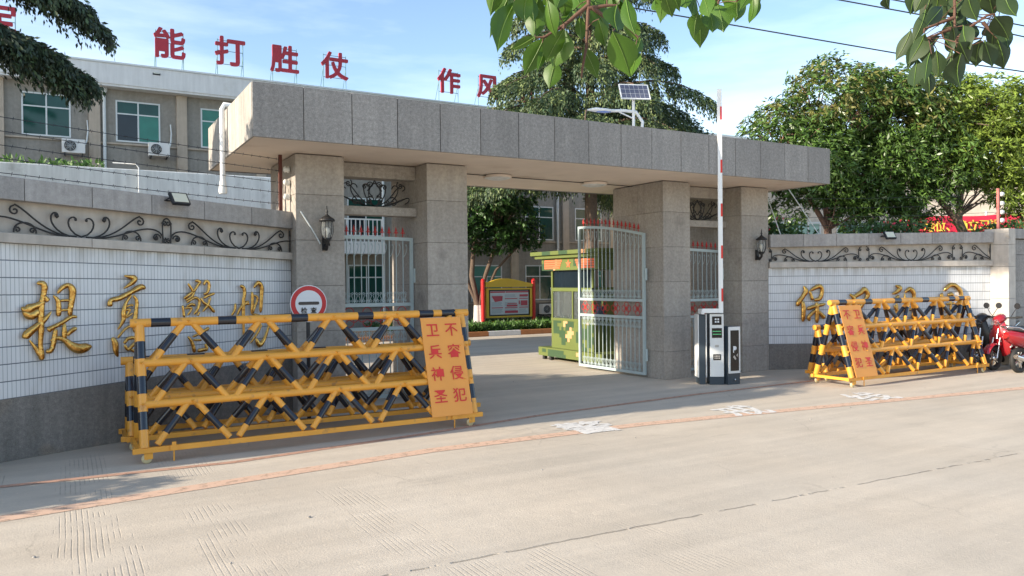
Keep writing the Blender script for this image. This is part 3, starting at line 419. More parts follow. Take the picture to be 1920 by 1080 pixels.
def lerp(a, b, t): return a+(b-a)*t
def make_wall(name, label, A, B, za, zb, nrm, bays, shift):
    """A,B plan points of the face; za/zb = heights (base, ledge0, ledge1, frieze top, top) at A/B; nrm = outward unit normal"""
    A = Vector(A); B = Vector(B); T = (B-A); Ln = T.length; d = T.normalized(); nr = Vector(nrm)
    t = thing(name, label, 'wall', (A.x, A.y, 0))
    def pt(s, out, z): q = A + d*s + nr*out; return (q.x, q.y, z)
    def H(i, s): return lerp(za[i], zb[i], s/Ln)
    def slab(name_, s0, s1, o0, o1, i0, i1, mat, e0=0, e1=0, bev=.004, gap=0):
        mb = MB(); n_ = max(1, round((s1-s0)/gap)) if gap else 1
        for k in range(n_):
            a = s0+(s1-s0)*k/n_+(.003 if gap else 0); b = s0+(s1-s0)*(k+1)/n_-(.003 if gap else 0)
            zz = lambda i, s, e: (H(i, s) if i is not None else 0)+e
            mb.hexa([pt(a,o1,zz(i0,a,e0)), pt(b,o1,zz(i0,b,e0)), pt(b,o0,zz(i0,b,e0)), pt(a,o0,zz(i0,a,e0))],
                    [pt(a,o1,zz(i1,a,e1)), pt(b,o1,zz(i1,b,e1)), pt(b,o0,zz(i1,b,e1)), pt(a,o0,zz(i1,a,e1))])
        return mb.build(name_, mat, t, bev=bev)
    slab('wall_core', .01, Ln, -.28, -.05, None, 3, ledge_m, e1=.02)
    slab('plinth', 0, Ln, -.05, .0, None, 0, granite_d)
    slab('ledge', 0, Ln, -.05, .055, 1, 2, ledge_m, gap=1.45)
    slab('coping', 0, Ln, -.30, .075, 3, 4, granite_c, gap=.66, bev=.006)
    # tiled panel
    mb = MB(); uv = []; n_ = 48
    vs = []
    for k in range(n_+1):
        s = Ln*k/n_; vs += [pt(s, -.012, H(0,s)), pt(s, -.012, H(1,s))]
    fs = [(2*k, 2*k+2, 2*k+3, 2*k+1) for k in range(n_)]
    mb.add(vs, fs); mb.uv = []
    for k in range(n_):
        s0 = Ln*k/n_; s1 = Ln*(k+1)/n_; mb.uv += [(s0,0),(s1,0),(s1,9),(s0,9)]
    mb.build('tile_panel', tile_m, t)
    # scrollwork
    mb = MB()
    for c0 in bays:
        for c in frieze_curves():
            pts = []
            for x, z in c:
                s = min(max(c0+x*1.0, .02), Ln-.02); h0 = H(2,s)+.008; h1 = H(3,s)-.006
                pts.append(pt(s, .0, h0+(h1-h0)*max(.02, min(z, .99))))
            mb.tube(pts, .0095, 6, cap=False)
        for sx in (-.25, .25, -.86, .86):
            s = c0+sx
            if .05 < s < Ln-.05:
                z = lerp(H(2,s), H(3,s), (.66 if abs(sx) < .5 else .2)); mb.lathe([(0,-.03),(.022,-.01),(.018,.012),(0,.035)], pt(s, .0, z), 6)
    mb.build('scrollwork', iron, t)
    return t, pt, H, Ln
# white strip tiles with grey joints
tile_m = bpy.data.materials.new('white_strip_tiles'); tile_m.use_nodes = True
N = tile_m.node_tree.nodes; L = tile_m.node_tree.links; b = N['Principled BSDF']; b.inputs['Roughness'].default_value = .3
uvn = N.new('ShaderNodeUVMap'); sp = N.new('ShaderNodeSeparateXYZ'); L.new(uvn.outputs[0], sp.inputs[0])
def _M(op, *a):
    n = N.new('ShaderNodeMath'); n.operation = op
    for i, q in enumerate(a):
        if isinstance(q, (int, float)): n.inputs[i].default_value = q
        else: L.new(q, n.inputs[i])
    return n.outputs[0]
def _ss(x, a, c):
    n = N.new('ShaderNodeMapRange'); n.inputs[1].default_value = a; n.inputs[2].default_value = c; L.new(x, n.inputs[0]); return n.outputs[0]
vj = _ss(_M('ABSOLUTE', _M('SUBTRACT', _M('FRACT', _M('DIVIDE', sp.outputs[0], .0405)), .5)), .41, .46)
hj = _ss(_M('ABSOLUTE', _M('SUBTRACT', _M('FRACT', _M('ADD', sp.outputs[1], .5)), .5)), .035, .02)
hj = _ss(_M('ABSOLUTE', _M('SUBTRACT', _M('FRACT', sp.outputs[1]), .5)), .462, .478)
wn = N.new('ShaderNodeTexWhiteNoise'); wn.noise_dimensions = '2D'; cmb = N.new('ShaderNodeCombineXYZ'); L.new(_M('FLOOR', _M('DIVIDE', sp.outputs[0], .0405)), cmb.inputs[0]); L.new(_M('FLOOR', sp.outputs[1]), cmb.inputs[1]); L.new(cmb.outputs[0], wn.inputs[0])
g = N.new('ShaderNodeNewGeometry'); nz_ = N.new('ShaderNodeTexNoise'); nz_.inputs['Scale'].default_value = 2.2; nz_.inputs['Detail'].default_value = 6; L.new(g.outputs['Position'], nz_.inputs[0])
val = _M('ADD', .80, _M('ADD', _M('MULTIPLY', wn.outputs[0], .07), _M('MULTIPLY', nz_.outputs[0], .14)))
m1 = N.new('ShaderNodeMixRGB'); m1.inputs[1].default_value = (.74, .755, .77, 1); m1.inputs[2].default_value = (.22, .25, .28, 1); L.new(_M('MULTIPLY', vj, .75), m1.inputs[0])
m2 = N.new('ShaderNodeMixRGB'); m2.inputs[2].default_value = (.125, .155, .185, 1); L.new(hj, m2.inputs[0]); L.new(m1.outputs[0], m2.inputs[1])
sc_ = N.new('ShaderNodeVectorMath'); sc_.operation = 'SCALE'; dn = N.new('ShaderNodeTexNoise'); dn.inputs['Scale'].default_value = 3.0; dn.inputs['Detail'].default_value = 8; dmp = N.new('ShaderNodeMapping'); dmp.inputs['Scale'].default_value = (3, 3, .5); L.new(g.outputs['Position'], dmp.inputs[0]); L.new(dmp.outputs[0], dn.inputs[0])
dm = _M('MAXIMUM', _M('MULTIPLY', _ss(sp.outputs[1], 7.6, 9.0), _ss(dn.outputs[0], .38, .6)), _M('MULTIPLY', _ss(dn.outputs[0], .56, .78), .6))
m3 = N.new('ShaderNodeMixRGB'); m3.inputs[2].default_value = (.30, .27, .22, 1); L.new(_M('MULTIPLY', dm, .6), m3.inputs[0]); L.new(m2.outputs[0], m3.inputs[1]); L.new(m3.outputs[0], sc_.inputs[0]); L.new(val, sc_.inputs['Scale']); L.new(sc_.outputs[0], b.inputs['Base Color'])
bmp = N.new('ShaderNodeBump'); bmp.inputs['Strength'].default_value = .5; bmp.inputs['Distance'].default_value = .003; L.new(_M('SUBTRACT', 1.0, _M('MAXIMUM', vj, hj)), bmp.inputs['Height']); L.new(bmp.outputs[0], b.inputs['Normal'])

dL = Vector((1, .4386)).normalized(); LA = Vector((-1.0, 9.22)); LB = Vector((2.735, 10.86))
wallL, ptL, HL, LnL = make_wall('boundary_wall', 'splayed white tiled wall with granite coping left of the gateway', LA, LB,
    (.62, 2.26, 2.36, 2.70, 2.935), (.775, 2.125, 2.22, 2.555, 2.785), (dL.y, -dL.x), (1.27, 3.25), 0)
dR = Vector((2.6, -.99)).normalized(); RA = Vector((11.975, 10.6)); RB = Vector((16.58, 8.846))
wallR, ptR, HR, LnR = make_wall('boundary_wall', 'splayed white tiled wall with granite coping right of the gateway', RA, RB,
    (.51, 2.01, 2.12, 2.41, 2.66), (.44, 2.02, 2.13, 2.50, 2.72), (dR.y, -dR.x), (1.0, 3.1, 5.2), 0)
# outer street walls with end piers (grey granite)
def outer_wall(label, x0, x1, yf, zt, pier):
    t = thing('street_wall', label, 'wall', ((x0+x1)/2, yf, 0)); mb = MB()
    n_ = int((x1-x0)/1.2)
    for k in range(n_):
        for z0, z1 in ((0,.6),(.6,1.15),(1.15,1.7),(1.7,2.25),(2.25,zt-.22)):
            a = x0+(x1-x0)*k/n_; c = x0+(x1-x0)*(k+1)/n_; mb.box(a+.003, c-.003, yf, yf+.03, z0+.003, z1-.003)
    MB().box(x0, x1, yf+.02, yf+.3, 0, zt-.2).build('wall_core', mortar, t); mb.build('stone_facing', granite_d if False else granite, t, bev=.003)
    MB().box(x0-.02, x1+.02, yf-.05, yf+.34, zt-.2, zt).build('coping', granite_c, t, bev=.008)
    px, pw = pier; mb = MB()
    for z0, z1 in ((0,.7),(.7,1.35),(1.35,2.0),(2.0,2.45),(2.45,zt-.002)): mb.box(px, px+pw, yf-.10, yf+(.38 if px > 0 else 1.0), z0+.002, z1-.002)
    mb.build('pier', ledge_m, t, bev=.006)
outer_wall('grey stone street wall meeting the right tiled wall at a pale pier', 16.86, 30, 8.6, 2.78, (16.58, .26))
outer_wall('grey stone street wall running on beyond the left tiled wall', -18, -1.32, 8.74, 2.95, (-1.31, .3))

# gilded brush characters, strokes as (x, y, width) in a 160-unit-tall frame
STK = {"ti":[[[260,125,30],[320,125,55],[345,170,60],[330,260,50],[310,350,55],[300,500,60],[300,650,55],[290,800,45],[300,930,60],[305,975,40]],[[330,270,50],[385,325,50]],[[340,330,60],[260,370,60],[180,400,90],[130,410,70],[92,382,20]],[[120,420,50],[160,470,75],[215,470,85],[280,420,60]],[[415,440,15],[340,530,50],[250,600,60],[150,680,80],[130,730,60]],[[170,745,20],[230,830,35],[290,930,50]],[[440,260,20],[490,320,45],[500,400,50],[495,500,50]],[[490,240,25],[540,180,45],[610,150,50],[660,200,70],[655,300,60],[635,400,55],[625,500,45]],[[520,322,28],[620,318,28]],[[520,430,28],[620,425,28]],[[710,515,25],[640,510,40],[540,570,40],[430,620,45],[370,650,60]],[[560,580,30],[560,680,50],[560,760,40]],[[700,635,45],[630,680,45],[590,720,30]],[[460,640,40],[450,720,50],[430,820,50],[400,880,50],[350,880,40]],[[400,770,20],[470,740,40],[560,770,50],[640,840,80],[730,880,100],[820,870,85],[880,860,20]]],"gao":[[[230,100,15],[300,115,40],[350,130,55],[320,180,45],[220,245,12]],[[72,440,55],[80,375,45],[180,350,50],[300,290,45],[420,230,60],[470,250,30]],[[310,320,25],[250,400,30],[220,500,45],[215,600,40],[150,700,15]],[[330,320,25],[370,390,35],[360,500,40],[340,650,50],[345,745,30]],[[250,450,20],[300,430,25],[330,440,20]],[[240,490,20],[290,480,25],[240,570,20],[320,520,25]],[[300,660,30],[230,700,25],[150,790,25]],[[90,780,30],[120,850,60],[130,940,50],[150,1000,20]],[[220,860,30],[260,810,35],[330,800,35],[370,830,35],[310,890,35],[260,930,30],[225,870,30]],[[290,930,30],[370,970,30],[450,985,25]]],"jing":[[[190,110,25],[230,170,30],[260,210,30],[300,150,30],[340,90,35],[280,75,30]],[[260,210,25],[200,250,30],[140,300,30]],[[270,215,25],[230,280,30],[160,320,25]],[[170,350,25],[270,290,30],[330,330,30],[310,430,35],[260,500,25]],[[170,400,20],[230,370,30],[280,390,25]],[[120,380,25],[140,530,32]],[[150,420,25],[230,420,25],[180,510,25]],[[420,70,30],[455,110,35],[455,170,35],[430,230,30],[385,250,25]],[[420,70,30],[385,130,30]],[[530,240,28],[440,270,30],[380,300,25]],[[350,290,20],[380,350,30],[450,400,35],[525,485,38]],[[470,290,30],[440,380,30],[370,470,25]],[[330,470,25],[300,520,25]],[[450,680,40],[340,740,30],[240,780,25]],[[180,770,20],[230,850,38],[262,980,42]],[[250,820,20],[350,830,28]],[[300,960,40],[430,950,40]],[[400,880,30],[420,950,40]]],"ti2":[[[255,150,30],[300,170,40],[315,250,40],[300,350,40],[295,540,40],[295,700,30],[300,900,38],[300,960,44]],[[190,380,25],[185,460,30],[140,540,25]],[[355,370,50],[270,430,35],[210,540,25]],[[350,350,30],[365,410,30]],[[415,230,30],[420,350,35],[405,530,30]],[[440,180,20],[500,110,50],[550,170,50],[545,300,45],[530,520,40]],[[440,280,25],[490,320,30],[450,430,30],[420,520,30]],[[450,660,20],[400,760,30],[370,840,20]],[[540,680,30],[480,800,30],[380,930,20]],[[460,860,30],[510,960,60],[580,880,40],[640,720,30],[655,650,28]],[[410,530,30],[600,600,35],[655,650,30]]],"bao":[[[165,110,15],[195,170,50],[160,240,45],[100,320,50],[90,365,30]],[[150,300,35],[165,400,50],[155,560,42]],[[240,170,25],[280,290,40]],[[250,170,30],[360,115,50],[400,170,40],[370,270,45],[300,290,30]],[[210,400,40],[300,370,40],[440,340,30]],[[330,320,40],[335,450,45],[330,580,40]],[[310,420,30],[230,500,40],[245,550,30]],[[350,430,35],[430,520,50]]],"wei":[[[50,210,25],[100,260,45],[110,330,40]],[[100,250,35],[200,190,50],[235,150,50],[280,220,48],[240,290,40],[180,400,35]],[[140,300,35],[150,520,40]],[[40,590,40],[160,570,40],[290,550,40]]],"zu":[[[178,105,20],[234,134,50],[199,183,42],[136,211,18]],[[220,232,35],[164,295,35]],[[164,352,30],[213,457,38]],[[192,330,30],[197,600,35]],[[297,197,28],[354,148,42],[396,183,52],[410,239,42],[410,366,42],[396,540,42]],[[292,210,25],[302,420,35],[302,540,30]],[[312,281,25],[382,295,25]],[[312,410,25],[382,405,25]],[[242,560,35],[492,540,35]]],"guo":[[[145,169,35],[208,105,45],[278,105,45],[335,162,48],[356,232,42],[363,470,42]],[[103,204,30],[110,239,40],[117,470,32]],[[187,232,38],[229,211,38],[257,239,25]],[[166,337,25],[278,330,25]],[[222,295,25],[222,436,25]],[[160,440,25],[290,430,25]],[[117,500,32],[363,500,32]]]}
def gilded(label, pt, s0, z0, sx, sz, strokes, group):
    t = None; mb = MB(); base = pt(s0, 0, z0)
    for st in strokes:
        if len(st) < 3:
            a, c = st; st = [a, ((a[0]+c[0])/2, (a[1]+c[1])/2, (a[2]+c[2])/2), c]
        # smooth resample
        pts = []
        for i in range(len(st)-1):
            p0 = st[max(i-1,0)]; p1 = st[i]; p2 = st[i+1]; p3 = st[min(i+2,len(st)-1)]
            for k in range(4):
                q = k/4; pts.append([.5*((2*b_)+(-a_+c_)*q+(2*a_-5*b_+4*c_-d_)*q*q+(-a_+3*b_-3*c_+d_)*q**3) for a_,b_,c_,d_ in zip(p0,p1,p2,p3)])
        pts.append(list(st[-1]))
        v = Vector(pt(s0+1, 0, 0)) - Vector(pt(s0, 0, 0)); nrm = Vector((v.y, -v.x, 0)).normalized()
        P3 = [pt(s0+x*sx, .035, z0-y*sz) for x, y, w_ in pts]
        rr = [max(.006, w_*.5*(sx+sz)/2*1.22) for x, y, w_ in pts]
        rr[0] *= .55; rr[-1] *= .5
        mb.tube(P3, rr, 10, flat=.62, upv=nrm)
    o = mb.build('gilded_character', gold, None, loc=base)
    return tag(o, label, 'character', group)
GRPL = 'gilded characters on the left tiled wall'; GRPR = 'gilded characters on the right tiled wall'
def s_of(pt, Ln, X):   # distance along wall for a world x
    a = Vector(pt(0,0,0)); c = Vector(pt(Ln,0,0)); return (X-a.x)/(c.x-a.x)*Ln
GILD = [('ti', 'large gilded character nearest the left edge, a hand radical beside a sun', ptL, LnL, -.481, 1.942, 1125, 1051, 0),
        ('gao', 'gilded character with a long slanting top stroke, partly behind the barrier post', ptL, LnL, .357, 2.006, 971, 976, 0),
        ('jing', 'densely knotted gilded character behind the barrier, second from the left column', ptL, LnL, 1.108, 1.917, 937, 1017, 0),
        ('ti2', 'slim gilded character on the left wall nearest the round road sign', ptL, LnL, 1.700, 1.917, 891, 1024, 0),
        ('bao', 'gilded character on the right wall nearest the gate column', ptR, LnR, 12.383, 1.821, 588, 637, 0),
        ('wei', 'gilded character with a bent top peeking above the slogan board', ptR, LnR, 13.495, 1.810, 577, 630, 0),
        ('zu', 'gilded character with two separate tops above the right barrier', ptR, LnR, 14.222, 1.804, 563, 624, 0),
        ('guo', 'gilded character with a broad arched top nearest the scooters', ptR, LnR, 15.300, 1.794, 550, 614, 0)]
for (key, lab, pt, Ln, X, z0, ppx, ppz, grp) in GILD:
    gilded(lab, pt, s_of(pt, Ln, X), z0, 1/ppx, 1/ppz, STK[key], GRPL if pt is ptL else GRPR)

# ---------------------------------------------------------------- wall-mounted things
def lantern(label, x, y, z, k=1.0):
    t = thing('wall_lantern', label, 'lantern', (x, y, z), 0, 'black carriage lanterns on the gate columns')
    b = MB(); b.tube([(0,.115,-.20*k),(0,.05,-.25*k),(0,.0,-.20*k),(0,0,-.12*k)], [.03,.028,.022,.03], 8); b.lathe([(.0,-.16),(.045,-.15),(.05,-.12),(.0,-.12)], (0,0,0), 10)
    b.box(-.035,.035,.095,.13,-.27*k,-.06*k); b.tube([(.05,.06,-.2*k),(.02,0,-.16*k)], .012, 6); b.build('bracket', iron, t, world=False)
    f = MB(); f.lathe([(.0,-.125),(.06,-.125),(.062,-.105),(.0,-.105)], (0,0,0), 8)
    for j in range(6):
        a = j*math.pi/3; f.tube([(r*math.cos(a), r*math.sin(a), z_) for r, z_ in ((.058,-.11),(.085,-.03),(.088,.05),(.078,.13))], .006, 5)
    f.build('cage', iron, t, world=False)
    MB().lathe([(.055,-.105),(.08,-.03),(.083,.05),(.073,.125)], (0,0,0), 12).build('glass', lampglass, t, world=False)
    MB().lathe([(0,.13),(.108,.125),(.112,.145),(.075,.175),(.04,.2),(.02,.215),(.012,.24),(.022,.255),(.012,.275),(.004,.34),(0,.34)], (0,0,0), 12).build('roof', iron, t, world=False)
    MB().lathe([(0,-.10),(.016,-.1),(.016,-.05),(.035,-.01),(.03,.03),(0,.05)], (0,0,0), 10).build('bulb', bulb_m, t, world=False)
    t.scale = (k,k,k); return t
lantern('black carriage lantern on the column above the round road sign', 3.13, 10.465, 2.52)
lantern('black carriage lantern on the right-hand outer gate column', 11.63, 10.465, 2.42, .98)

def floodlight(label, base, nrm, grp='floodlights'):
    x, y, z = base; t = thing('floodlight', label, 'floodlight', base, math.atan2(nrm[1], nrm[0])+math.pi/2, 'black framed floodlights')
    tilt = R(35); T = Matrix.Rotation(-tilt, 3, 'X')
    def xf(mb): mb.v = [tuple(T @ Vector(v) + Vector((0,-.12,.02))) for v in mb.v]; return mb
    xf(MB().box(-.11,.11,-.02,.025,-.085,.085).box(-.095,.095,.025,.04,-.07,.07)).build('housing', darkm, t, world=False, bev=.004)
    xf(MB().box(-.09,.09,-.024,-.021,-.065,.065)).build('lens', floodm, t, world=False)
    MB().tube([(-.12,-.1,.02),(-.12,0,.0),(.12,0,.0),(.12,-.1,.02)], .009, 6).build('bracket', darkm, t, world=False)
floodlight('black floodlight clipped to the left wall coping', ptL(s_of(ptL, LnL, 1.12), .075, 2.80), (dL.y, -dL.x))
floodlight('black floodlight clipped to the right wall coping', ptR(s_of(ptR, LnR, 14.3), .075, 2.62), (dR.y, -dR.x))
floodlight('small black floodlight high on the office parapet', (2.6, 27.0, 8.5), (0, -1))

def fence_post(label, base, ztop, zs, mat, side):
    t = thing('electric_fence_post', label, 'fence post', base); x, y, z = base
    MB().box(x-.022, x+.022, y-.022, y+.022, z, ztop).build('post', mat, t)
    for k in zs:
        MB().lathe([(.0,-.06),(.03,-.055),(.046,-.03),(.03,-.008),(.046,.012),(.034,.04),(0,.045)], (0,0,0), 12)
        mb = MB(); pr = [(.0,-.05),(.03,-.045),(.05,-.025),(.034,-.004),(.05,.016),(.036,.04),(0,.05)]
        mb.lathe(pr, (0,0,0), 12); mb.v = [(x+side*(.08)+p[2], y+p[0]-.03, k+p[1]) for p in mb.v]; mb.build('insulator', porcelain, t)
pL = ptL(s_of(ptL, LnL, 2.64), -.08, 2.79); pR = (16.73, 8.78, 2.78)
fence_post('rusty fence post with porcelain insulators at the left end of the canopy', pL, 3.60, (3.38, 3.20, 3.0), rust, 1)
fence_post('pink fence post with four white insulators on the right wall', pR, 3.62, (3.50, 3.31, 3.13, 2.96), pinkpost, 1)
def wire(label, p, q, barb, grp, sag=.03, r=.004):
    mb = MB(); p = Vector(p); q = Vector(q); n_ = 14
    pts = [p.lerp(q, i/n_) - Vector((0,0,sag*4*(i/n_)*(1-i/n_))) for i in range(n_+1)]; mb.tube(pts, r, 4)
    if barb:
        m_ = int((q-p).length/.13)
        for i in range(m_):
            c = p.lerp(q, (i+.5)/m_) - Vector((0,0,sag*4*((i+.5)/m_)*(1-(i+.5)/m_)))
            a = random.uniform(0, 3); dv = Vector((.3*math.cos(a), .3*math.sin(a), 1)).normalized()*.02
            mb.tube([c-dv, c+dv], .003, 3); mb.tube([c-Vector((dv.z,0,-dv.x)), c+Vector((dv.z,0,-dv.x))], .003, 3)
    return tag(mb.build('barbed_wire' if barb else 'fence_wire', darkm, None, loc=tuple(p)), label, 'wire', grp)
lo = ['lowest barbed wire just above the left coping', 'second barbed wire up over the left wall', 'middle barbed wire of the five over the left wall', 'second barbed wire down over the left wall', 'topmost barbed wire over the left wall']
for i, (za_, zb_) in enumerate(((2.99,2.90),(3.13,3.06),(3.26,3.20),(3.39,3.36),(3.52,3.52))):
    a = ptL(0, -.08, za_); c = Vector(a) + (Vector(a)-Vector(pL)).normalized()*3; c.z = za_+.1
    wire(lo[i], (pL[0], pL[1], zb_), tuple(c), True, 'barbed wires over the left wall')
ro = ['lowest thin wire between the gateway and the pink post', 'second lowest thin wire between the gateway and the pink post', 'second highest thin wire between the gateway and the pink post', 'highest thin wire between the gateway and the pink post']
for i, z_ in enumerate((2.96, 3.13, 3.31, 3.50)):
    a = ptR(.2, -.1, z_-.12); wire(ro[i], a, (pR[0], pR[1], z_), False, 'fence wires over the right wall', r=.0035)
# stay rods behind right wall
for k, (x, dx, lab) in enumerate(((12.3, -.15, 'thin pale rod leaning up from the right wall beside the column'), (13.1, -.62, 'long slanting pale rod rising from the right wall to the canopy'))):
    s = s_of(ptR, LnR, x); a = ptR(s, -.12, 2.6); tag(MB().tube([a, (a[0]+dx, a[1]+.3, 3.6)], .011, 6).build('stay_rod', alu, None, loc=a), lab, 'rod', 'stay rods')
# conduit cable from left wall to lantern
cb = MB().tube([(2.80,10.58,2.78),(2.95,10.585,2.55),(3.07,10.585,2.34)], .010, 6).build('conduit', alu, None, loc=(2.8,10.58,2.3)); tag(cb, 'thin grey conduit slanting across the left column to the lantern', 'conduit')

for x, y, lab in ((6.32, 11.36, 'flat round ceiling light under the canopy nearer the left columns'), (8.36, 11.42, 'flat round ceiling light under the canopy nearer the right columns')):
    t = thing('ceiling_light', lab, 'ceiling light', (x, y, 3.57), 0, 'round lights under the canopy')
    MB().lathe([(.24,.0),(.24,-.03),(.225,-.04)], (0,0,0), 28).build('rim', plaster, t, world=False)
    MB().lathe([(.225,-.038),(.15,-.06),(0,-.066)], (0,0,0), 28).build('diffuser', white_paint, t, world=False)
mbx = MB().tube([(5.4,11.3,3.56),(6.08,11.33,3.56)], .008, 5).tube([(6.56,11.36,3.56),(8.12,11.41,3.56)], .008, 5).tube([(8.6,11.43,3.56),(9.27,11.45,3.56)], .008, 5)
mbx.build('wiring', iron, gate)

# solar lamp on the canopy roof
t = thing('solar_street_lamp', 'white solar powered street lamp standing on the canopy roof', 'solar lamp', (8.95, 11.0, 4.2))
MB().tube([(8.95,11.0,4.2),(8.95,11.0,5.16)], .026, 12).tube([(8.95,11.0,4.24),(9.08,10.94,4.42),(9.10,10.93,4.66),(8.99,10.98,4.84),(8.8,11.06,4.86),(8.55,11.17,4.855)], .028, 10).tube([(8.95,11.0,4.72),(8.70,11.11,4.84)], .013, 8).build('pole', white_m, t)
lh = MB(); hp = [(8.62,11.14,4.855),(8.5,11.19,4.86),(8.3,11.28,4.87),(8.17,11.33,4.865)]
lh.tube(hp, [.035,.07,.085,.03], 12, flat=.45, upv=(0,0,1)); lh.build('lamp_head', white_m, t)
MB().tube([(8.56,11.165,4.835),(8.45,11.21,4.83),(8.32,11.27,4.838)], [.03,.062,.04], 12, flat=.35, upv=(0,0,1)).build('lens', bluelens, t)
pc = Vector((8.96,10.98,5.2)); ax = Vector((.93,-.36,.0)).normalized(); ay = Vector((.35,.86,.0)); ay = (Vector((-.30,.30,.30))).normalized(); ay = (ay-ax*ay.dot(ax)).normalized(); nn = ax.cross(ay)
def panel(hw, hh, d0, d1): 
    mb = MB(); c = [pc+ax*a*hw*.92+ay*b_*hh*.92 for a, b_ in ((-1,-1),(1,-1),(1,1),(-1,1))]; return mb.hexa([p_+nn*d0 for p_ in c], [p_+nn*d1 for p_ in c])
panel(.30,.19,-.01,.012).build('panel_frame', white_m, t); pm_ = MB()
for s_ in (-1, 1):
    for i in range(6):
        for j in range(3):
            c0 = pc+ax*(-.28+.0933*i)*.92+ay*(-.17+.1133*j)*.92+nn*(.0135 if s_>0 else -.0115); pm_.add([c0, c0+ax*.081, c0+ax*.081+ay*.099, c0+ay*.099], [(0,1,2,3)])
pm_.build('solar_cells', solar, t)

# ---------------------------------------------------------------- iron gate leaves
def gate_leaf(name, label, loc, rotz, W, H0, H1, nb, gap0=.05, group=None, zr=(.0,1.1,1.42), spare=False, fin=True):
    """local x from hinge (0) to free edge (W); H0 height at hinge, H1 at free edge"""
    t = thing(name, label, 'gate', loc, rotz, group)
    top = lambda x: H0 + (H1-H0)*math.sin(min(1, max(0, x/W))*math.pi/2)
    f = MB(); s = .05
    f.box(0, s, -.022, .022, gap0, top(0)+.0); f.box(W-s, W, -.022, .022, gap0, top(W))
    for z in (gap0+.025, zr[1], zr[2]): f.box(s, W-s, -.02, .02, z-.025, z+.025)
    n_ = 8
    for i in range(n_):
        a = s+(W-2*s)*i/n_; b = s+(W-2*s)*(i+1)/n_; f.hexa([(a,-.02,top(a)-.05),(b,-.02,top(b)-.05),(b,.02,top(b)-.05),(a,.02,top(a)-.05)], [(a,-.02,top(a)),(b,-.02,top(b)),(b,.02,top(b)),(a,.02,top(a))])
    f.build('frame', gate_m, t, world=False)
    lo, up = MB(), MB(); xs = [s+(W-2*s)*(i+1)/(nb+1) for i in range(nb)]; bs = xs[1]-xs[0]
    for x in xs:
        lo.tube([(x,0,gap0+.04),(x,0,zr[1]-.02)], .0085, 6, cap=False); up.tube([(x,0,zr[2]+.02),(x,0,top(x)-.04)], .0085, 6, cap=False)
        def vee(mb, x, z, sg, h=.20):
            for q in (-1, 1):
                mb.tube([(x, 0, z), (x+q*bs*.42, 0, z+sg*h*.6)], .005, 4, cap=False)
                mb.tube([(a, 0, b) for a, b in spiral(x+q*bs*.25, z+sg*h*.72, bs*.2, -sg*math.pi/2, q*sg*1.2, .006, 8)], .005, 4, cap=False)
                mb.tube([(a, 0, b) for a, b in spiral(x+q*bs*.25, z+sg*.035, bs*.2, -sg*math.pi/2, q*sg*1.2, .006, 8)], .005, 4, cap=False)
        vee(lo, x, gap0+.05, 1); vee(lo, x, zr[1]-.03, -1); vee(up, x, zr[2]+.03, 1)
        zt = top(x)-.05
        up.tube([(a, 0, b) for a, b in bez([(x, zt-.26), (x-bs*.7, zt-.2), (x-bs*.9, zt-.02), (x-bs*.3, zt-.01), (x-bs*.3, zt-.1), (x-bs*.5, zt-.08)], 10)], .005, 4, cap=False)
    lo.build('lower_grille', gate_m, t, world=False); up.build('upper_grille', gate_m, t, world=False)
    nr = max(3, round(W/.32)); zc = (zr[1]+zr[2])/2
    for i in range(nr):
        x = s+(W-2*s)*(i+.5)/nr; mb = MB(); hh = (zr[2]-zr[1])/2-.03
        for j in range(4):
            a = j*math.pi/2; mb.tube([(x+(hh*.5)*math.cos(a)+hh*.48*math.cos(k*math.pi/5), 0, zc+(hh*.5)*math.sin(a)+hh*.48*math.sin(k*math.pi/5)) for k in range(11)], .006, 5, cap=False)
        mb.tube([(x+hh*.25*math.cos(k*math.pi/5), 0, zc+hh*.25*math.sin(k*math.pi/5)) for k in range(11)], .007, 5, cap=False)
        mb.build('rosette', redfin, t, world=False)
    if fin:
        for x in xs:
            z = top(x); mb = MB(); mb.lathe([(.007,0),(.007,.05),(.02,.06),(.008,.072),(.02,.1),(.011,.12),(0,.165)], (x,0,z), 6)
            mb.tube([(x-.033,0,z+.055),(x-.022,0,z+.078),(x,0,z+.062),(x+.022,0,z+.078),(x+.033,0,z+.055)], .006, 5); mb.build('finial', redfin, t, world=False)
    for z in (.42, 1.9): MB().tube([(-.03,0,z-.11),(-.03,0,z+.11)], .026, 8).box(-.03,.01,-.012,.012,z-.06,z+.06).build('hinge', gate_m, t, world=False)
    return t
gate_leaf('gate_leaf', 'open blue-grey iron gate leaf hinged on the inner right column', (9.20, 11.02, 0), R(92), 2.0, 2.66, 2.90, 15)
gate_leaf('side_gate', 'narrow closed iron gate between the two left columns', (4.66, 11.10, 0), R(180), 1.21, 2.48, 2.50, 9, zr=(0,1.10,1.46), group='narrow side gates')
gate_leaf('side_gate', 'narrow closed iron gate between the two right columns', (11.21, 11.10, 0), R(180), 1.26, 2.36, 2.40, 9, zr=(0,1.08,1.40), group='narrow side gates')
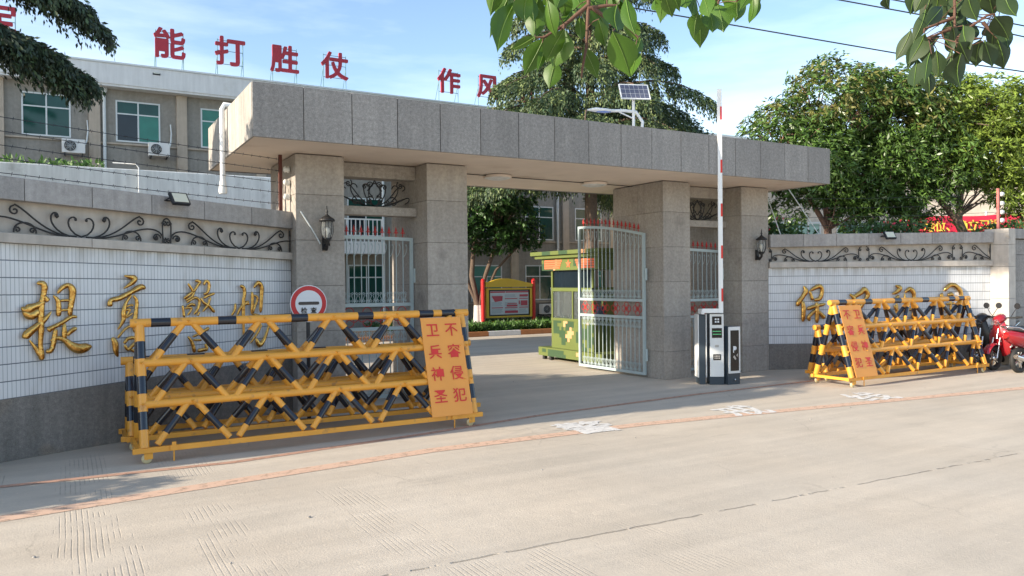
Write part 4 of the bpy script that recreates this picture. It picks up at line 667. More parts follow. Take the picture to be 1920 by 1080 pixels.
for x0, x1, lab in ((3.44, 4.67, 'black scroll grille above the left side gate'), (9.94, 11.22, 'black scroll grille above the right side gate')):
    W_ = x1-x0; mb = MB(); cx = (x0+x1)/2; z0 = 2.935
    C = [bez([(0,0),(-.2,.1),(-.28,.42),(-.1,.42),(-.04,.28),(-.12,.24)],14), bez([(0,.02),(-.35,.05),(-.3,.4),(-.5,.42),(-.56,.3),(-.46,.26)],14), bez([(0,0),(-.45,.02),(-.5,.2),(-.6,.22),(-.62,.1),(-.5,.06)],14),
         spiral(-.08,.1,.07,0,1.3,.01), spiral(-.07,.33,.05,3,-1.3,.01), bez([(0,0),(-.13,.1),(-.13,.3),(0,.36)],8), spiral(-.3,.08,.08,1,1.2,.01), spiral(-.42,.34,.06,1,-1.2,.01), bez([(-.1,.0),(-.4,.1),(-.5,.35),(-.3,.4),(-.28,.28)],12), bez([(-.02,0),(-.25,.02),(-.4,.12),(-.5,.14)],8), spiral(-.16,.3,.045,0,1.3,.008), spiral(-.19,.06,.05,2,1.3,.008), bez([(0,.4),(-.05,.3),(-.16,.22),(-.03,.16)],8)]
    for c in C:
        for q in (-1, 1): mb.tube([(cx+q*x*W_/1.27, 11.1, z0+z) for x, z in c], .0095, 5, cap=False)
    tag(mb.build('scroll_grille', iron, None, loc=(cx, 11.1, z0)), lab, 'iron grille', 'scroll grilles over the side gates')
# ---------------------------------------------------------------- spiked-frame road barriers
def text_block(mb, rows, fn, cs, rh, size, sx=1.0):   # rows of two characters
    for r_, row in enumerate(rows):
        for c_, ch in enumerate(row): 
            ox = (c_-.5)*cs; oy = -r_*rh
            put_glyph(mb, ch, lambda x, y, d, ox=ox, oy=oy: fn(ox+x, oy+y, d), size, bold=.009, sx=sx)
def banded(mb, p, q, r, stops, n=14):
    p = Vector(p); q = Vector(q)
    for a, b, m_ in stops:
        mb.tube([p.lerp(q, a), p.lerp(q, b)], r*(1.0 if m_ == 0 else 1.035), n, m_, cap=(m_ == 1 or a == 0 or b == 1))
def make_barrier(label, loc, rotz, L_, D, H, tiers, nt_, first, group, board=None):
    t = thing('road_barrier', label, 'barrier', loc, rotz, group); zb = .165; rt = .046
    F = lambda z: D/2*(z-zb)/(H-zb)             # y of the front plane at height z (rear = D - F)
    mats = [yel, blk]; pitch = (L_-.75)/(nt_-1) if nt_ > 1 else 1; tops = [first + k*pitch for k in range(nt_)]
    # ridge rail
    mb = MB(); st = []; x = 0.0; bw = .19
    mids = [(a+b)/2 for a, b in zip([-.05]+tops, tops+[L_+.02])]
    mids[0] = first*.52; 
    cur = 0.0
    for m_ in mids[:-1] + [min(L_-.28, (tops[-1]+L_)/2)]:
        st.append((cur/L_, (m_-bw/2)/L_, 0)); st.append(((m_-bw/2)/L_, (m_+bw/2)/L_, 1)); cur = m_+bw/2
    st.append((cur/L_, 1, 0)); banded(mb, (0, D/2, H), (L_, D/2, H), rt, st, 18); mb.build('ridge_rail', mats, t, world=False)
    zs = [zb+(H-zb)*k/tiers for k in range(tiers+1)]
    for side in (0, 1):
        Y = lambda z: F(z) if side == 0 else D-F(z)
        y0 = Y(zb)
        b_ = MB().box(-.02, L_+.02, y0-.026, y0+.026, zb-.06, zb-.004); b_.build('base_rail', yel, t, world=False, bev=.004)
        for z in zs[1:-1]:
            mb = MB().tube([(.07, Y(z), z), (L_-.07, Y(z), z)], .041, 16); mb.build('cross_rail', yel, t, world=False)
        for x in (.09, L_-.09):
            k = 2*tiers+1; st = [(i/k, (i+1)/k, i % 2) for i in range(k)]; mb = MB(); banded(mb, (x, Y(H)+(.0), H-.02), (x, Y(zb), zb-.01), .046, st, 18)
            mb.build('leg', mats, t, world=False)
        for k in range(tiers):
            z0, z1 = zs[k], zs[k+1]
            for x in tops:
                for q in (-1, 1):
                    a = (x+q*.05, Y(z1), z1-.02); c = (x+q*(pitch/2-.045), Y(z0), z0+.015)
                    if c[0] > L_-.08 or c[0] < .08: c = (min(max(c[0], .12), L_-.12), c[1], c[2])
                    mb = MB(); banded(mb, a, c, .034, [(0,.30,0),(.30,.72,1),(.72,1,0)], 12); mb.build('strut', mats, t, world=False)
        # small welded spikes on the rails above each joint
        for z in zs[1:]:
            if z == zs[-1] and side == 1: continue
            for x in tops + ([.09, L_-.09] if z < H else []):
                y = Y(z); o = -.042 if side == 0 else .042
                MB().add([(x-.02,y+o*.9,z+.02),(x+.02,y+o*.9,z+.02),(x,y+o*.9,z-.02),(x,y+o*1.9,z+.012)], [(0,1,3),(1,2,3),(2,0,3)]).build('spike', yel, t, world=False)
    for x in (.03, L_-.03): MB().box(x-.02, x+.02, .026, D-.026, zb-.055, zb-.01).build('end_rail', yel, t, world=False)
    for x in (.13, L_-.13):
        for y in (0, D):
            w_ = MB(); w_.lathe([(0,-.016),(.045,-.016),(.05,-.008),(.05,.008),(.045,.016),(0,.016)], (0,0,0), 16)
            w_.v = [(x-.02+a, y+c_, .05+b) for a, b, c_ in w_.v]; c = w_.build('wheel', cream, t, world=False)
            w_ = MB().box(x-.045, x+.035, y-.026, y-.02, .045, .105).box(x-.045, x+.035, y+.02, y+.026, .045, .105).box(x-.045, x+.035, y-.026, y+.026, .098, .106).tube([(x-.02,y-.03,.05),(x-.02,y+.03,.05)], .010, 8)
            w_.build('castor_fork', yel, t, world=False)
    for x in (.36, L_-.38): MB().tube([(x,-.03,.19),(x,-.03,.005)], .008, 8).box(x-.035,x+.035,-.045,-.028,.11,.165).box(x-.02,x+.02,-.05,-.03,.165,.20).build('drop_pin', yel, t, world=False)
    if board:
        x0, x1, rows = board; sl = (D/2)/(H-zb); nl = math.hypot(1, sl)
        def fn(x, z, d): # x along, z up the slope height
            return (x, F(z)-.056-d, z)
        z0, z1 = zb-.0, H-.05
        mb = MB().hexa([fn(x0,z0,.006), fn(x1,z0,.006), fn(x1,z0,0), fn(x0,z0,0)], [fn(x0,z1,.006), fn(x1,z1,.006), fn(x1,z1,0), fn(x0,z1,0)])
        b = mb.build('slogan_board', board_m, t, world=False); mb = MB(); cxx = (x0+x1)/2; zt = z1-.15; rh = (z1-z0-.24)/3.55
        text_block(mb, rows, lambda x, y, d: fn(cxx+x, zt+y, .009+d), (x1-x0)*.47, rh, rh*.70, 1.05)
        mb.build('lettering', redtx, b, world=False)
    return t
G1 = 'yellow and black road barriers'
make_barrier('tall yellow and black barrier with slogan board, left of the gate', (.58, 8.55, 0), R(.5), 3.92, .70, 1.40, 3, 5, .56, G1, (3.23, 3.78, ['卫不','兵容','神侵','圣犯']))
make_barrier('low yellow and black barrier tucked behind the tall one, left of the gate', (.52, 9.30, 0), R(-.6), 4.30, .52, .955, 2, 6, .42, G1)
make_barrier('tall yellow and black barrier with slogan board, right of the gate', (11.06, 8.16, 0), R(-.9), 3.98, .70, 1.385, 3, 5, .56, G1, (.13, .68, ['不卫','容兵','侵神','犯圣']))
make_barrier('low yellow and black barrier tucked behind the tall one, right of the gate', (11.42, 8.93, 0), R(-1.5), 3.9, .34, .93, 2, 6, .40, G1)

# ---------------------------------------------------------------- round check-point sign
t = thing('road_sign', 'round red-rimmed white checkpoint sign on a dark post before the left column', 'road sign', (2.71, 9.93, 0))
def disc(mb, r, y0, y1, n=40, mat=0): return mb.prism([(2.71+r*math.cos(2*math.pi*k/n), 1.535+r*math.sin(2*math.pi*k/n)) for k in range(n)], y0, y1, mat)
dk = Vector((.5,-.866))
disc(MB(), .238, 9.900, 9.912).build('plate', signw, t); disc(MB(), .228, 9.897, 9.8995).build('red_ring', signr, t); disc(MB(), .172, 9.893, 9.8965).build('white_centre', signw, t)
pl = [(2.71+sx*.115+.02*math.cos(a), 1.535+.005+.020*math.sin(a)) for sx, a0 in ((1,-90),(-1,90)) for a in [R(a0+k*30) for k in range(7)]]
MB().prism(pl, 9.889, 9.892).build('black_bar', blk, t); mb = MB()
for k, ch in enumerate('检查'): put_glyph(mb, ch, lambda x, y, d, k=k: (2.71-.062+k*.124+x, 9.889-d, 1.535-.086+y), .088, bold=.016)
mb.build('lettering', blk, t); MB().tube([(2.71,9.94,0),(2.71,9.94,1.6)], .025, 12).lathe([(0,0),(.16,0),(.16,.03),(.03,.05)], (2.71,9.94,0), 20).build('post', darkm, t)

# ---------------------------------------------------------------- boom barrier and payment machines
def at(o, x, y, rot): o.location = (x, y, 0); o.rotation_euler = (0,0,rot)
RC = R(-30)
t = thing('boom_barrier', 'white and slate boom barrier cabinet with its red striped arm raised', 'boom barrier', (9.47, 9.88, 0), RC)
MB().box(-.055,.055,-.12,.14,0,1.19).build('cabinet', navy, t, world=False, bev=.01)
for sx in (-1, 1): MB().box(.057*sx-.008+.010*sx, .057*sx+.008+.010*sx, -.13, .13, .12, 1.2).build('side_panel', white_pl, t, world=False, bev=.004)
ba = MB(); ba.box(.262,.337,-.215,-.18,1.225,5.02); ba.box(-.02,.32,-.205,-.185,1.225,1.30); ba.box(-.03,.02,-.2,.05,1.205,1.29); ba.build('boom_arm', white_m, t, world=False, bev=.004); 
for z in (1.42, 2.15, 2.86, 3.6, 4.5): MB().box(.305,.3365,-.2175,-.181,z,z+.22).build('red_band', redtx, t, world=False)
t = thing('payment_column', 'tall white parking ticket column with screen, right of the boom cabinet', 'ticket machine', (9.63, 9.68, 0), RC)
MB().box(-.125,.125,-.06,.14,0,.13).build('foot', navy, t, world=False, bev=.006)
MB().box(-.12,.12,-.055,.135,.13,1.21).build('body', navy, t, world=False, bev=.008); MB().box(-.118,.118,-.068,-.055,.135,1.205).build('front_panel', white_pl, t, world=False, bev=.004)
MB().box(-.08,.08,-.076,-.0685,1.02,1.165).build('camera_window', blackgl, t, world=False, bev=.015); mb = MB()
for a, c in ((-.022,.022),(.022,.022),(-.022,-.022),(.022,-.022)): mb.box(a-.014,a+.014,-.080,-.077,1.095+c-.014,1.095+c+.014)
mb.build('led_square', signw, t, world=False)
MB().box(-.085,.085,-.075,-.0685,.80,.965).build('screen', blackgl, t, world=False)
mb = MB(); scr = P('led_green', (.1,.5,.2), .5, nz=None, bp=None, emit=((.2,.9,.35), .2))
for z in (.905, .855):
    for i in range(9): mb.box(-.072+i*.0165, -.062+i*.0165, -.078, -.0755, z, z+.012)
mb.build('led_text', scr, t, world=False); MB().box(-.03,.03,-.073,-.0685,.64,.68).build('card_reader', ledge_m, t, world=False); MB().box(-.065,.065,-.074,-.0685,.42,.52).build('keypad', blackgl, t, world=False); mb = MB()
for i in range(4):
    for j in range(2): mb.box(-.045+i*.025, -.028+i*.025, -.077, -.0745, .44+j*.035, .465+j*.035)
mb.build('keys', ledge_m, t, world=False)
t = thing('payment_terminal', 'short dark parking terminal lettered P, beside the tall white column', 'parking terminal', (9.87, 9.57, 0), R(-6))
MB().box(-.13,.13,-.08,.14,0,.99).build('body', navy, t, world=False, bev=.008); MB().box(-.125,.125,-.096,-.0805,.19,.985).build('front_frame', white_pl, t, world=False, bev=.006); MB().box(-.088,.088,-.102,-.0965,.235,.925).build('glass', blackgl, t, world=False)
mb = MB(); put_glyph(mb, 'P', lambda x, y, d: (x+.022, -.104-d, .60+y), .15, bold=.02); mb.build('letter_p', signw, t, world=False)
mb = MB().prism([(-.04,.47),(-.01,.50),(.03,.44),(.01,.42)], -.1045, -.1025).prism([(.03,.50),(.065,.53),(.055,.47)], -.1045, -.1025); mb.build('logo', darkm if False else ledge_m, t, world=False)
MB().tube([(0,-.0825,.08),(.02,-.0845,.085)], .02, 8).build('lock', chrome, t, world=False)

# ---------------------------------------------------------------- camouflage guard booth
t = thing('guard_booth', 'camouflage painted guard booth behind the open gate leaf', 'guard booth', (10.4, 14.0, 0)); X0, X1, Y0, Y1 = 9.62, 11.1, 13.2, 14.82
def camo(mb, seed, org, au, av, nu, nv, cell, nrm, d=.003):   # square patches on a face
    rr = random.Random(seed); grid = {}
    for m_, cnt in ((2, 1.2), (1, 4)):
        for _ in range(max(1, round(cnt*nu*nv/60))):
            i, j = rr.randrange(nu), rr.randrange(nv)
            for k in range(rr.randint(5, 9)):
                for a, c in ((0,0),(1,0),(0,1)): grid[(i+a, j+c)] = m_
                i += rr.choice((-1,0,1)); j += rr.choice((-1,1,1))
    for (i, j), m_ in grid.items():
        if 0 <= i < nu and 0 <= j < nv:
            o = Vector(org)+Vector(au)*i*cell+Vector(av)*j*cell+Vector(nrm)*d
            a = Vector(au)*cell; c = Vector(av)*cell; mb.add([o, o+a, o+a+c, o+c], [(0,1,2,3)], m_)
cm = [camo1, camo2, camo3]
mb = MB().box(9.47, 11.2, 12.7, 15.15, .09, .28); camo(mb, 5, (9.47,15.15,.09), (0,-1,0), (0,0,1), 30, 2, .08, (-1,0,0)); mb.build('platform', cm, t)
mb = MB()
for y in (15.0, 14.72, 13.4, 12.9):
    for x in (9.55, 11.0): mb.box(x-.04, x+.04, y-.04, y+.04, 0, .09)
mb.build('feet', rubber, t)
mb = MB().box(X0, X1, Y0, Y1, .28, .93).box(X0-.012, X0, Y0, Y1, .90, .96); camo(mb, 3, (X0,Y1,.28), (0,-1,0), (0,0,1), 20, 8, .081, (-1,0,0)); camo(mb, 8, (X0,Y0,.28), (1,0,0), (0,0,1), 18, 8, .081, (0,-1,0)); mb.build('lower_wall', cm, t)
mb = MB()
for x in (X0, X1-.06):
    for y in (Y0, Y1-.06): mb.box(x, x+.06, y, y+.06, .93, 2.02)
mb.box(X0, X1, Y0+.062, Y1-.062, 1.56, 1.64).box(X0-.002, X0+.05, Y0+.75, Y0+.79, .93, 1.56); mb.box(X0,X1,Y0,Y0+.05,1.56,1.64); mb.build('frame', cm, t)
MB().box(X0+.02, X0+.03, Y0+.79, Y1-.06, .94, 1.56).build('side_window', boothgl, t); MB().box(X0+.02, X0+.03, Y0+.06, Y0+.75, .94, 1.56).build('side_window', boothgl, t)
MB().box(X0+.03, X0+.04, Y0+.07, Y1-.07, 1.64, 2.02).build('upper_window', glassd, t); MB().box(X0+.5, X0+.95, Y0+.4, Y1-.3, .93, 1.02).build('desk', ledge_m, t); MB().box(X0+.6, X0+.8, Y0+.62, Y0+.74, 1.02, 1.22).build('water_jug', bluelens, t); MB().box(X0+.06, X1-.06, Y0+.02, Y0+.03, .94, 1.56).build('front_window', boothgl, t); MB().box(X1-.03, X1-.02, Y0+.07, Y1-.07, .94, 1.56).build('rear_window', boothgl, t)
MB().box(X0+.3, X0+.7, Y0-.015, Y0-.002, .3, 1.5).build('door', camo1, t)
mb = MB().box(9.56, 11.25, 12.92, 15.12, 2.03, 2.30); camo(mb, 21, (9.56,15.12,2.03), (0,-1,0), (0,0,1), 27, 3, .08, (-1,0,0), .001); rb = mb.build('roof_band', cm, t)
mb = MB().box(9.48, 11.35, 12.80, 15.3, 2.30, 2.37).box(9.42, 11.42, 12.72, 15.4, 2.375, 2.46); camo(mb, 23, (9.42,15.4,2.375), (0,-1,0), (0,0,1), 26, 1, .085, (-1,0,0), .002); mb.build('roof', cm, t)
mb = MB(); xx = 9.555
for sgn in (1, -1):
    yc = 14.02
    for k in range(4):
        z = 2.065+k*.052; a = yc+sgn*(.26+.03*(3-k) if sgn > 0 else .26+.03*(3-k)); e = yc+sgn*(.97 if sgn > 0 else .97)
        mb.box(xx-.004, xx-.0012, min(a,e), max(a,e), z, z+.04)
mb.build('coral_stripes', coral, rb); mb = MB(); P5 = [(14.02+(.105 if k%2==0 else .042)*math.sin(k*math.pi/5), 2.165+(.105 if k%2==0 else .042)*math.cos(k*math.pi/5)) for k in range(10)]
mb.add([(xx-.005, y, z) for y, z in P5], [tuple(range(10))]); mb.build('star', coral, rb)

# ---------------------------------------------------------------- notice board
t = thing('notice_board', 'red and yellow notice board standing in the flower bed', 'notice board', (14.34, 25.0, 0))
for x in (13.25, 15.42): MB().tube([(x,25.0,0),(x,25.0,1.83)], .075, 16).lathe([(.075,0),(.05,.05),(0,.07)], (x,25,1.83), 16).build('post', rpost, t)
top = [(13.33,1.58),(15.34,1.58),(15.34,1.70)]+[(15.34-2.01*k/16, 1.70+.25*math.sin(math.pi*min(1,(k/16)*1.0))**1.0*(.35+.65*(k/16))*1.15) for k in range(1,16)]+[(13.33,1.78)]
MB().prism(top, 24.93, 25.07).build('crest', yboard, t); mb = MB()
mb.box(13.36,15.32,24.93,25.05,1.48,1.54).box(13.36,15.32,24.93,25.05,.45,.51).box(13.36,13.46,24.93,25.05,.51,1.48).box(15.24,15.32,24.93,25.05,.51,1.48).box(13.33,15.34,24.95,25.03,.26,.33); mb.build('frame', yboard, t)
MB().box(13.46,15.24,24.98,25.03,.51,1.48).build('backing', darkm, t); pp = MB().box(13.53,15.17,24.955,24.975,.56,1.43).build('poster', paper, t); mb = MB(); mg = MB()
mb.box(13.53,14.15,24.945,24.953,1.37,1.42).box(14.18,15.17,24.945,24.953,1.37,1.42); 
mb.add([(13.58,24.948,1.25),(14.05,24.948,1.25),(14.03,24.948,1.07),(13.72,24.948,1.03)], [(0,3,2,1)])
for (a, c, z0, z1) in ((14.25,14.66,.95,.98),(14.22,14.68,.85,.92),(14.14,14.7,.61,.7),(14.78,15.14,1.22,1.30),(14.83,15.12,.88,1.07),(14.74,14.78,.93,1.07)): mb.box(a, c, 24.945, 24.953, z0, z1)
for (a, c, z0, z1) in ((13.58,14.06,.80,.83),(14.14,14.68,1.13,1.16),(14.14,14.68,.79,.82),(14.76,15.14,1.13,1.16),(14.76,15.14,.80,.83)): mb.box(a, c, 24.945, 24.953, z0, z1)
for (x0, x1) in ((13.58,14.06),(14.14,14.68),(14.76,15.14)):
    for z in (.62,.66,.70,.74,.88,.92,.96,1.0,1.2,1.24,1.28): mg.box(x0, x1-random.uniform(0,.1), 24.950, 24.9545, z, z+.014)
mb.build('red_blocks', postred, pp); mg.build('text_lines', postgrey, pp)

# ---------------------------------------------------------------- courtyard: bed, kerb, hedge
struct(MB().box(-10, 60, 22.35, 27.3, 0, .13).build('planting_bed', soil))
k_ = thing('kerb', 'painted orange and white kerb along the planting bed', 'kerb', (12, 22.2, 0)); k_['kind'] = 'structure'
x = -9.0; i = 0
while x < 40:
    w_ = 1.22 if i % 2 else 1.95
    if 12.25 > x > 10.2: pass
    MB().box(x+.003, x+w_-.003, 22.2, 22.35, 0, .16).build('kerb_stone', kerb_w if i % 2 else kerb_o, k_, bev=.01); x += w_; i += 1
def blades(n_, x0, x1, y0, y1, z0, z1, L_, W_, seed=1):
    r_ = np.random.default_rng(seed); c = np.stack([r_.uniform(x0,x1,n_), r_.uniform(y0,y1,n_), r_.uniform(z0,z1,n_)], 1); return leafcards(c, L_, W_, r_, up=.9)
def leafcards(c, L_, W_, r_, up=.0, dirs=None, fold=.12, jitter=1.0):
    """diamond leaves: two triangles folded on the midrib. c = bases (n,3)"""
    n_ = len(c); d = r_.normal(size=(n_,3)) if dirs is None else dirs + r_.normal(size=(n_,3))*.25*jitter
    d[:,2] += up; d /= np.linalg.norm(d, axis=1, keepdims=True); rv = r_.normal(size=(n_,3)); s = np.cross(d, rv); s /= np.linalg.norm(s, axis=1, keepdims=True)+1e-9
    nn_ = np.cross(s, d); Ls = (L_*r_.uniform(.55,1.35,n_))[:,None]; Ws = Ls*(W_/L_)
    mid = c + d*Ls*.45
    V = np.stack([c, mid+s*Ws/2+nn_*Ls*fold, c+d*Ls, mid-s*Ws/2+nn_*Ls*fold], 1).reshape(-1,3)
    F = (np.arange(n_)*4)[:,None] + np.array([0,1,2,3])[None]
    return V, F
def cards_obj(name, V, F, mats, parent, midx=None, off=(0,0,0)):
    me = bpy.data.meshes.new(name); V = V - np.array(off); me.vertices.add(len(V)); me.vertices.foreach_set('co', V.astype(np.float32).ravel())
    k = F.shape[1]; me.loops.add(F.size); me.loops.foreach_set('vertex_index', F.astype(np.int32).ravel()); me.polygons.add(len(F))
    me.polygons.foreach_set('loop_start', (np.arange(len(F))*k).astype(np.int32)); me.polygons.foreach_set('loop_total', np.full(len(F), k, np.int32))
    for m_ in mats: me.materials.append(m_)
    if midx is not None: me.polygons.foreach_set('material_index', midx.astype(np.int32))
    me.update(calc_edges=True); me.validate(); o = bpy.data.objects.new(name, me); COL.objects.link(o)
    if parent is not None: o.parent = parent
    return o
V, F = blades(16000, 9.5, 18.5, 22.4, 23.3, .1, .34, .13, .045, 3)
tag(cards_obj('low_hedge', V, F, [grassm], None), 'low clipped green planting along the painted kerb', 'hedge', kind='stuff')
V, F = blades(9000, 9.5, 18.5, 23.3, 27.2, .1, .25, .16, .05, 4)
tag(cards_obj('ground_cover', V, F, [leafD], None), 'dark ground cover between the low hedge and the office', 'ground cover', kind='stuff')

# ---------------------------------------------------------------- office building
FY = 27.3
off = thing('office_building', 'long three-storey grey office block with green windows behind the gateway', 'building', (8, FY, 0))
MB().box(-16, 34, FY, FY+9, 0, 7.95).build('wall', wall_render, off)
MB().box(-16.3, 34.3, FY-.42, FY+9.2, 7.95, 8.02).box(-16.3, 34.3, FY-.45, FY-.33, 8.02, 8.64).box(-16.3,34.3,FY-.33,FY+9.2,8.02,8.45).build('parapet', fascia_m, off)
MB().box(-16.35, 34.35, FY-.48, FY-.30, 8.645, 8.70).build('parapet_cap', alu, off)
pilX = [.86+2.51*k for k in range(-6, 13)]
for x in pilX: MB().box(x-.155, x+.155, FY-.12, FY, 0, 7.94).build('pilaster', pil_m, off)
gl = [glassg, glassd, curt]; rw = random.Random(5)
def window(x, z0, z1, w_, style):
    a, c = x-w_/2, x+w_/2; f = MB(); t_ = .045; y0, y1 = FY-.02, FY+.03; zt = z0+(z1-z0)*.68
    f.box(a,a+t_,y0,y1,z0,z1).box(c-t_,c,y0,y1,z0,z1).box(a+t_,c-t_,y0,y1,z0,z0+t_).box(a+t_,c-t_,y0,y1,z1-t_,z1).box(a+t_,c-t_,y0+.004,y1-.003,zt-.02,zt+.02).box(x-.022,x+.022,y0+.002,y1-.002,z0+t_,zt-.02).box(x-.02,x+.02,y0+.002,y1-.002,zt+.02,z1-t_)
    o = f.build('window', alu, off); mb = MB(); y = FY-.006
    for (p, q, r_, s_, m_) in ((a+t_,x-.022,z0+t_,zt-.02,style[0]),(x+.022,c-t_,z0+t_,zt-.02,style[1]),(a+t_,x-.02,zt+.02,z1-t_,style[2]),(x+.02,c-t_,zt+.02,z1-t_,style[2])): mb.add([(p,y,r_),(q,y,r_),(q,y,s_),(p,y,s_)], [(0,1,2,3)], m_)
    mb.build('pane', gl, o)
for k, x in enumerate(pilX):
    xc = x-1.28
    for fl, (z0, z1) in enumerate(((1.0,2.45),(3.5,4.9),(6.32,7.62))):
        st = {(-.42): (0,0,0)}.get(round(xc,2), None) or rw.choice([(0,0,0),(1,0,0),(2,2,2),(0,2,0)])
        if fl == 2 and abs(xc-(-.42)) < .1: st = (0,0,0)
        if fl == 2 and abs(xc-2.09) < .1: st = (1,2,0)
        if fl == 2 and abs(xc-4.6) < .1: st = (2,2,2)
        window(xc, z0, z1, 1.28 if k < 10 else 1.4, st)
for z in (6.22, 3.4, .9):
    mb = MB()
    for a, c in zip(pilX, pilX[1:]): mb.box(a+.158, c-.158, FY-.06, FY, z, z+.05)
    mb.build('string_course', pil_m, off)
for x in (1.13, 10.27, 18.03, -4.2): MB().tube([(x,FY-.08,0.1),(x,FY-.08,7.9)], .05, 10).lathe([(.05,0),(.1,.1),(.1,.16)], (x,FY-.08,7.78), 10).build('downpipe', alu, off)
bal = MB().box(7.3, 9.98, FY-1.0, FY-.01, 2.82, 3.25).build('entrance_canopy', fascia_m, off)
mb = MB().box(7.3, 9.9, FY-.95, FY-.91, 4.02, 4.07); 
for k in range(17): mb.box(7.3+k*.16, 7.33+k*.16, FY-.945, FY-.915, 3.25, 4.02)
mb.build('balcony_rail', white_m, bal)

def ac_unit(label, x, z):
    t = thing('air_conditioner', label, 'air conditioner', (x, FY-.35, z), 0, 'outdoor air conditioner units')
    MB().box(-.31,.31,-.13,.13,0,.42).build('casing', white_pl, t, world=False, bev=.015); g_ = MB(); 
    MB().lathe([(0,-.002),(.165,-.002),(.165,0),(0,0)], (0,0,0), 24)
    f = MB().lathe([(0,0),(.16,0),(.165,.01),(0,.01)], (0,0,0), 24); f.v = [(-.09+a, -.133-c, .21+b_) for a, b_, c in f.v]; f.build('fan_opening', darkm, t, world=False)
    for r_ in (.04,.08,.12,.16): g_.tube([(-.09+r_*math.cos(q*math.pi/10), -.148, .21+r_*math.sin(q*math.pi/10)) for q in range(21)], .004, 4, cap=False)
    for q in range(8): g_.tube([(-.09,-.148,.21),(-.09+.16*math.cos(q*math.pi/4), -.148, .21+.16*math.sin(q*math.pi/4))], .003, 4, cap=False)
    g_.build('fan_grille', alu, t, world=False); MB().box(-.25,-.22,-.13,.34,-.05,0).box(.22,.25,-.13,.34,-.05,0).build('bracket', iron, t, world=False)
    MB().tube([(.31,.1,.3),(.36,.15,.45),(.40,.28,.8),(.38,.3,1.1)], .022, 8).build('hose', alu, t, world=False)
ac_unit('air conditioner under the leftmost upper office window', .28, 5.80)
ac_unit('air conditioner under the second upper office window with a dark pane', 2.65, 5.88)
ac_unit('air conditioner near the ground beside the notice board', 17.28, .42)

# roof letters
RT = [('军',-1.62,'part-hidden red roof character at the far left of the slogan'),('能',3.09,'red roof character second from the left end of the slogan'),('打',5.0,'red roof character third from the left, narrow upright with hook'),('胜',6.84,'red roof character fourth from the left, above the left canopy end'),
      ('仗',8.65,'red roof character just before the wide gap in the slogan'),('作',13.25,'red roof character just after the wide gap in the slogan'),('风',15.0,'red roof character beside the cedar, partly behind its branches'),('优',16.95,'red roof character mostly hidden by cedar branches'),('良',18.75,'last red roof character hidden deep behind the cedar')]
for ch, x, lab in RT:
    t = thing('roof_character', lab, 'roof letter', (x, 27.7, 8.45), 0, 'red slogan characters on the office roof'); mb = MB()
    put_glyph(mb, ch, lambda a, c, d: (a, -d, 1.27+c), 1.08, bold=.022, depth=.07); mb.build('character', letter_m, t, world=False); f = MB()
    for sx in (-.42,.42):
        f.tube([(sx,.05,0),(sx,.05,1.7)], .014, 5); f.tube([(sx-.02,.65,0),(sx,.06,1.2)], .011, 5)
    for z in (.85,1.3,1.65): f.tube([(-.42,.05,z),(.42,.05,z)], .012, 5)
    f.build('frame', P('teal_frame', (.12,.25,.26), .6, bp=None), t, world=False)

# low white outbuilding behind the left wall
t = thing('outbuilding', 'low whitewashed outbuilding behind the left boundary wall', 'outbuilding', (-4, 17.2, 0))
MB().box(-14, 3.85, 17.25, 21.5, 0, 3.6).build('wall', wall_render, t); MB().box(-14.1, 3.95, 17.1, 21.6, 3.3, 4.10).build('parapet', white_paint, t, bev=.02)
for k, (x, h_) in enumerate(((1.3,.25),)): MB().tube([(x,17.02,3.2),(x,17.02,4.1+h_*.1),(x-.05,17.05,4.15+h_*.2),(x-.45,17.2,4.17+h_*.2)], .011, 8).build('conduit', white_m, t)
V, F = blades(420, -1.1, .7, 17.6, 18.4, 4.05, 4.28, .13, .05, 9)
tag(cards_obj('rooftop_weeds', V, F, [grassm], None), 'scrubby weeds along the outbuilding roof edge', 'weeds', kind='stuff')
# ---------------------------------------------------------------- trees
def unit(a): return a/(np.linalg.norm(a, axis=-1, keepdims=True)+1e-9)
def crown_points(ells, r_, dens, shell=.55, gap=.42, gs=.9):
    """points biased to the outside of a set of ellipsoids, with gaps"""
    out = []; ctr = []
    for (cx, cy, cz, rx, ry, rz) in ells:
        n_ = int(dens*rx*ry*rz**.5*4); d = unit(r_.normal(size=(n_,3))); r = (shell + (1-shell)*r_.random(n_)**.6)[:,None]
        p = np.array([cx,cy,cz]) + d*r*np.array([rx,ry,rz]); out.append(p); ctr.append(d)
    p = np.concatenate(out); d = np.concatenate(ctr)
    q = p*gs*2.4; g = np.sin(q[:,0]*1.7+1.3*np.sin(q[:,1]*1.1))*np.sin(q[:,1]*1.3+2+np.sin(q[:,2]))*np.sin(q[:,2]*1.9+1.1*np.sin(q[:,0]*.7))
    keep = (g + r_.normal(size=len(p))*.25) > -gap
    return p[keep], d[keep]
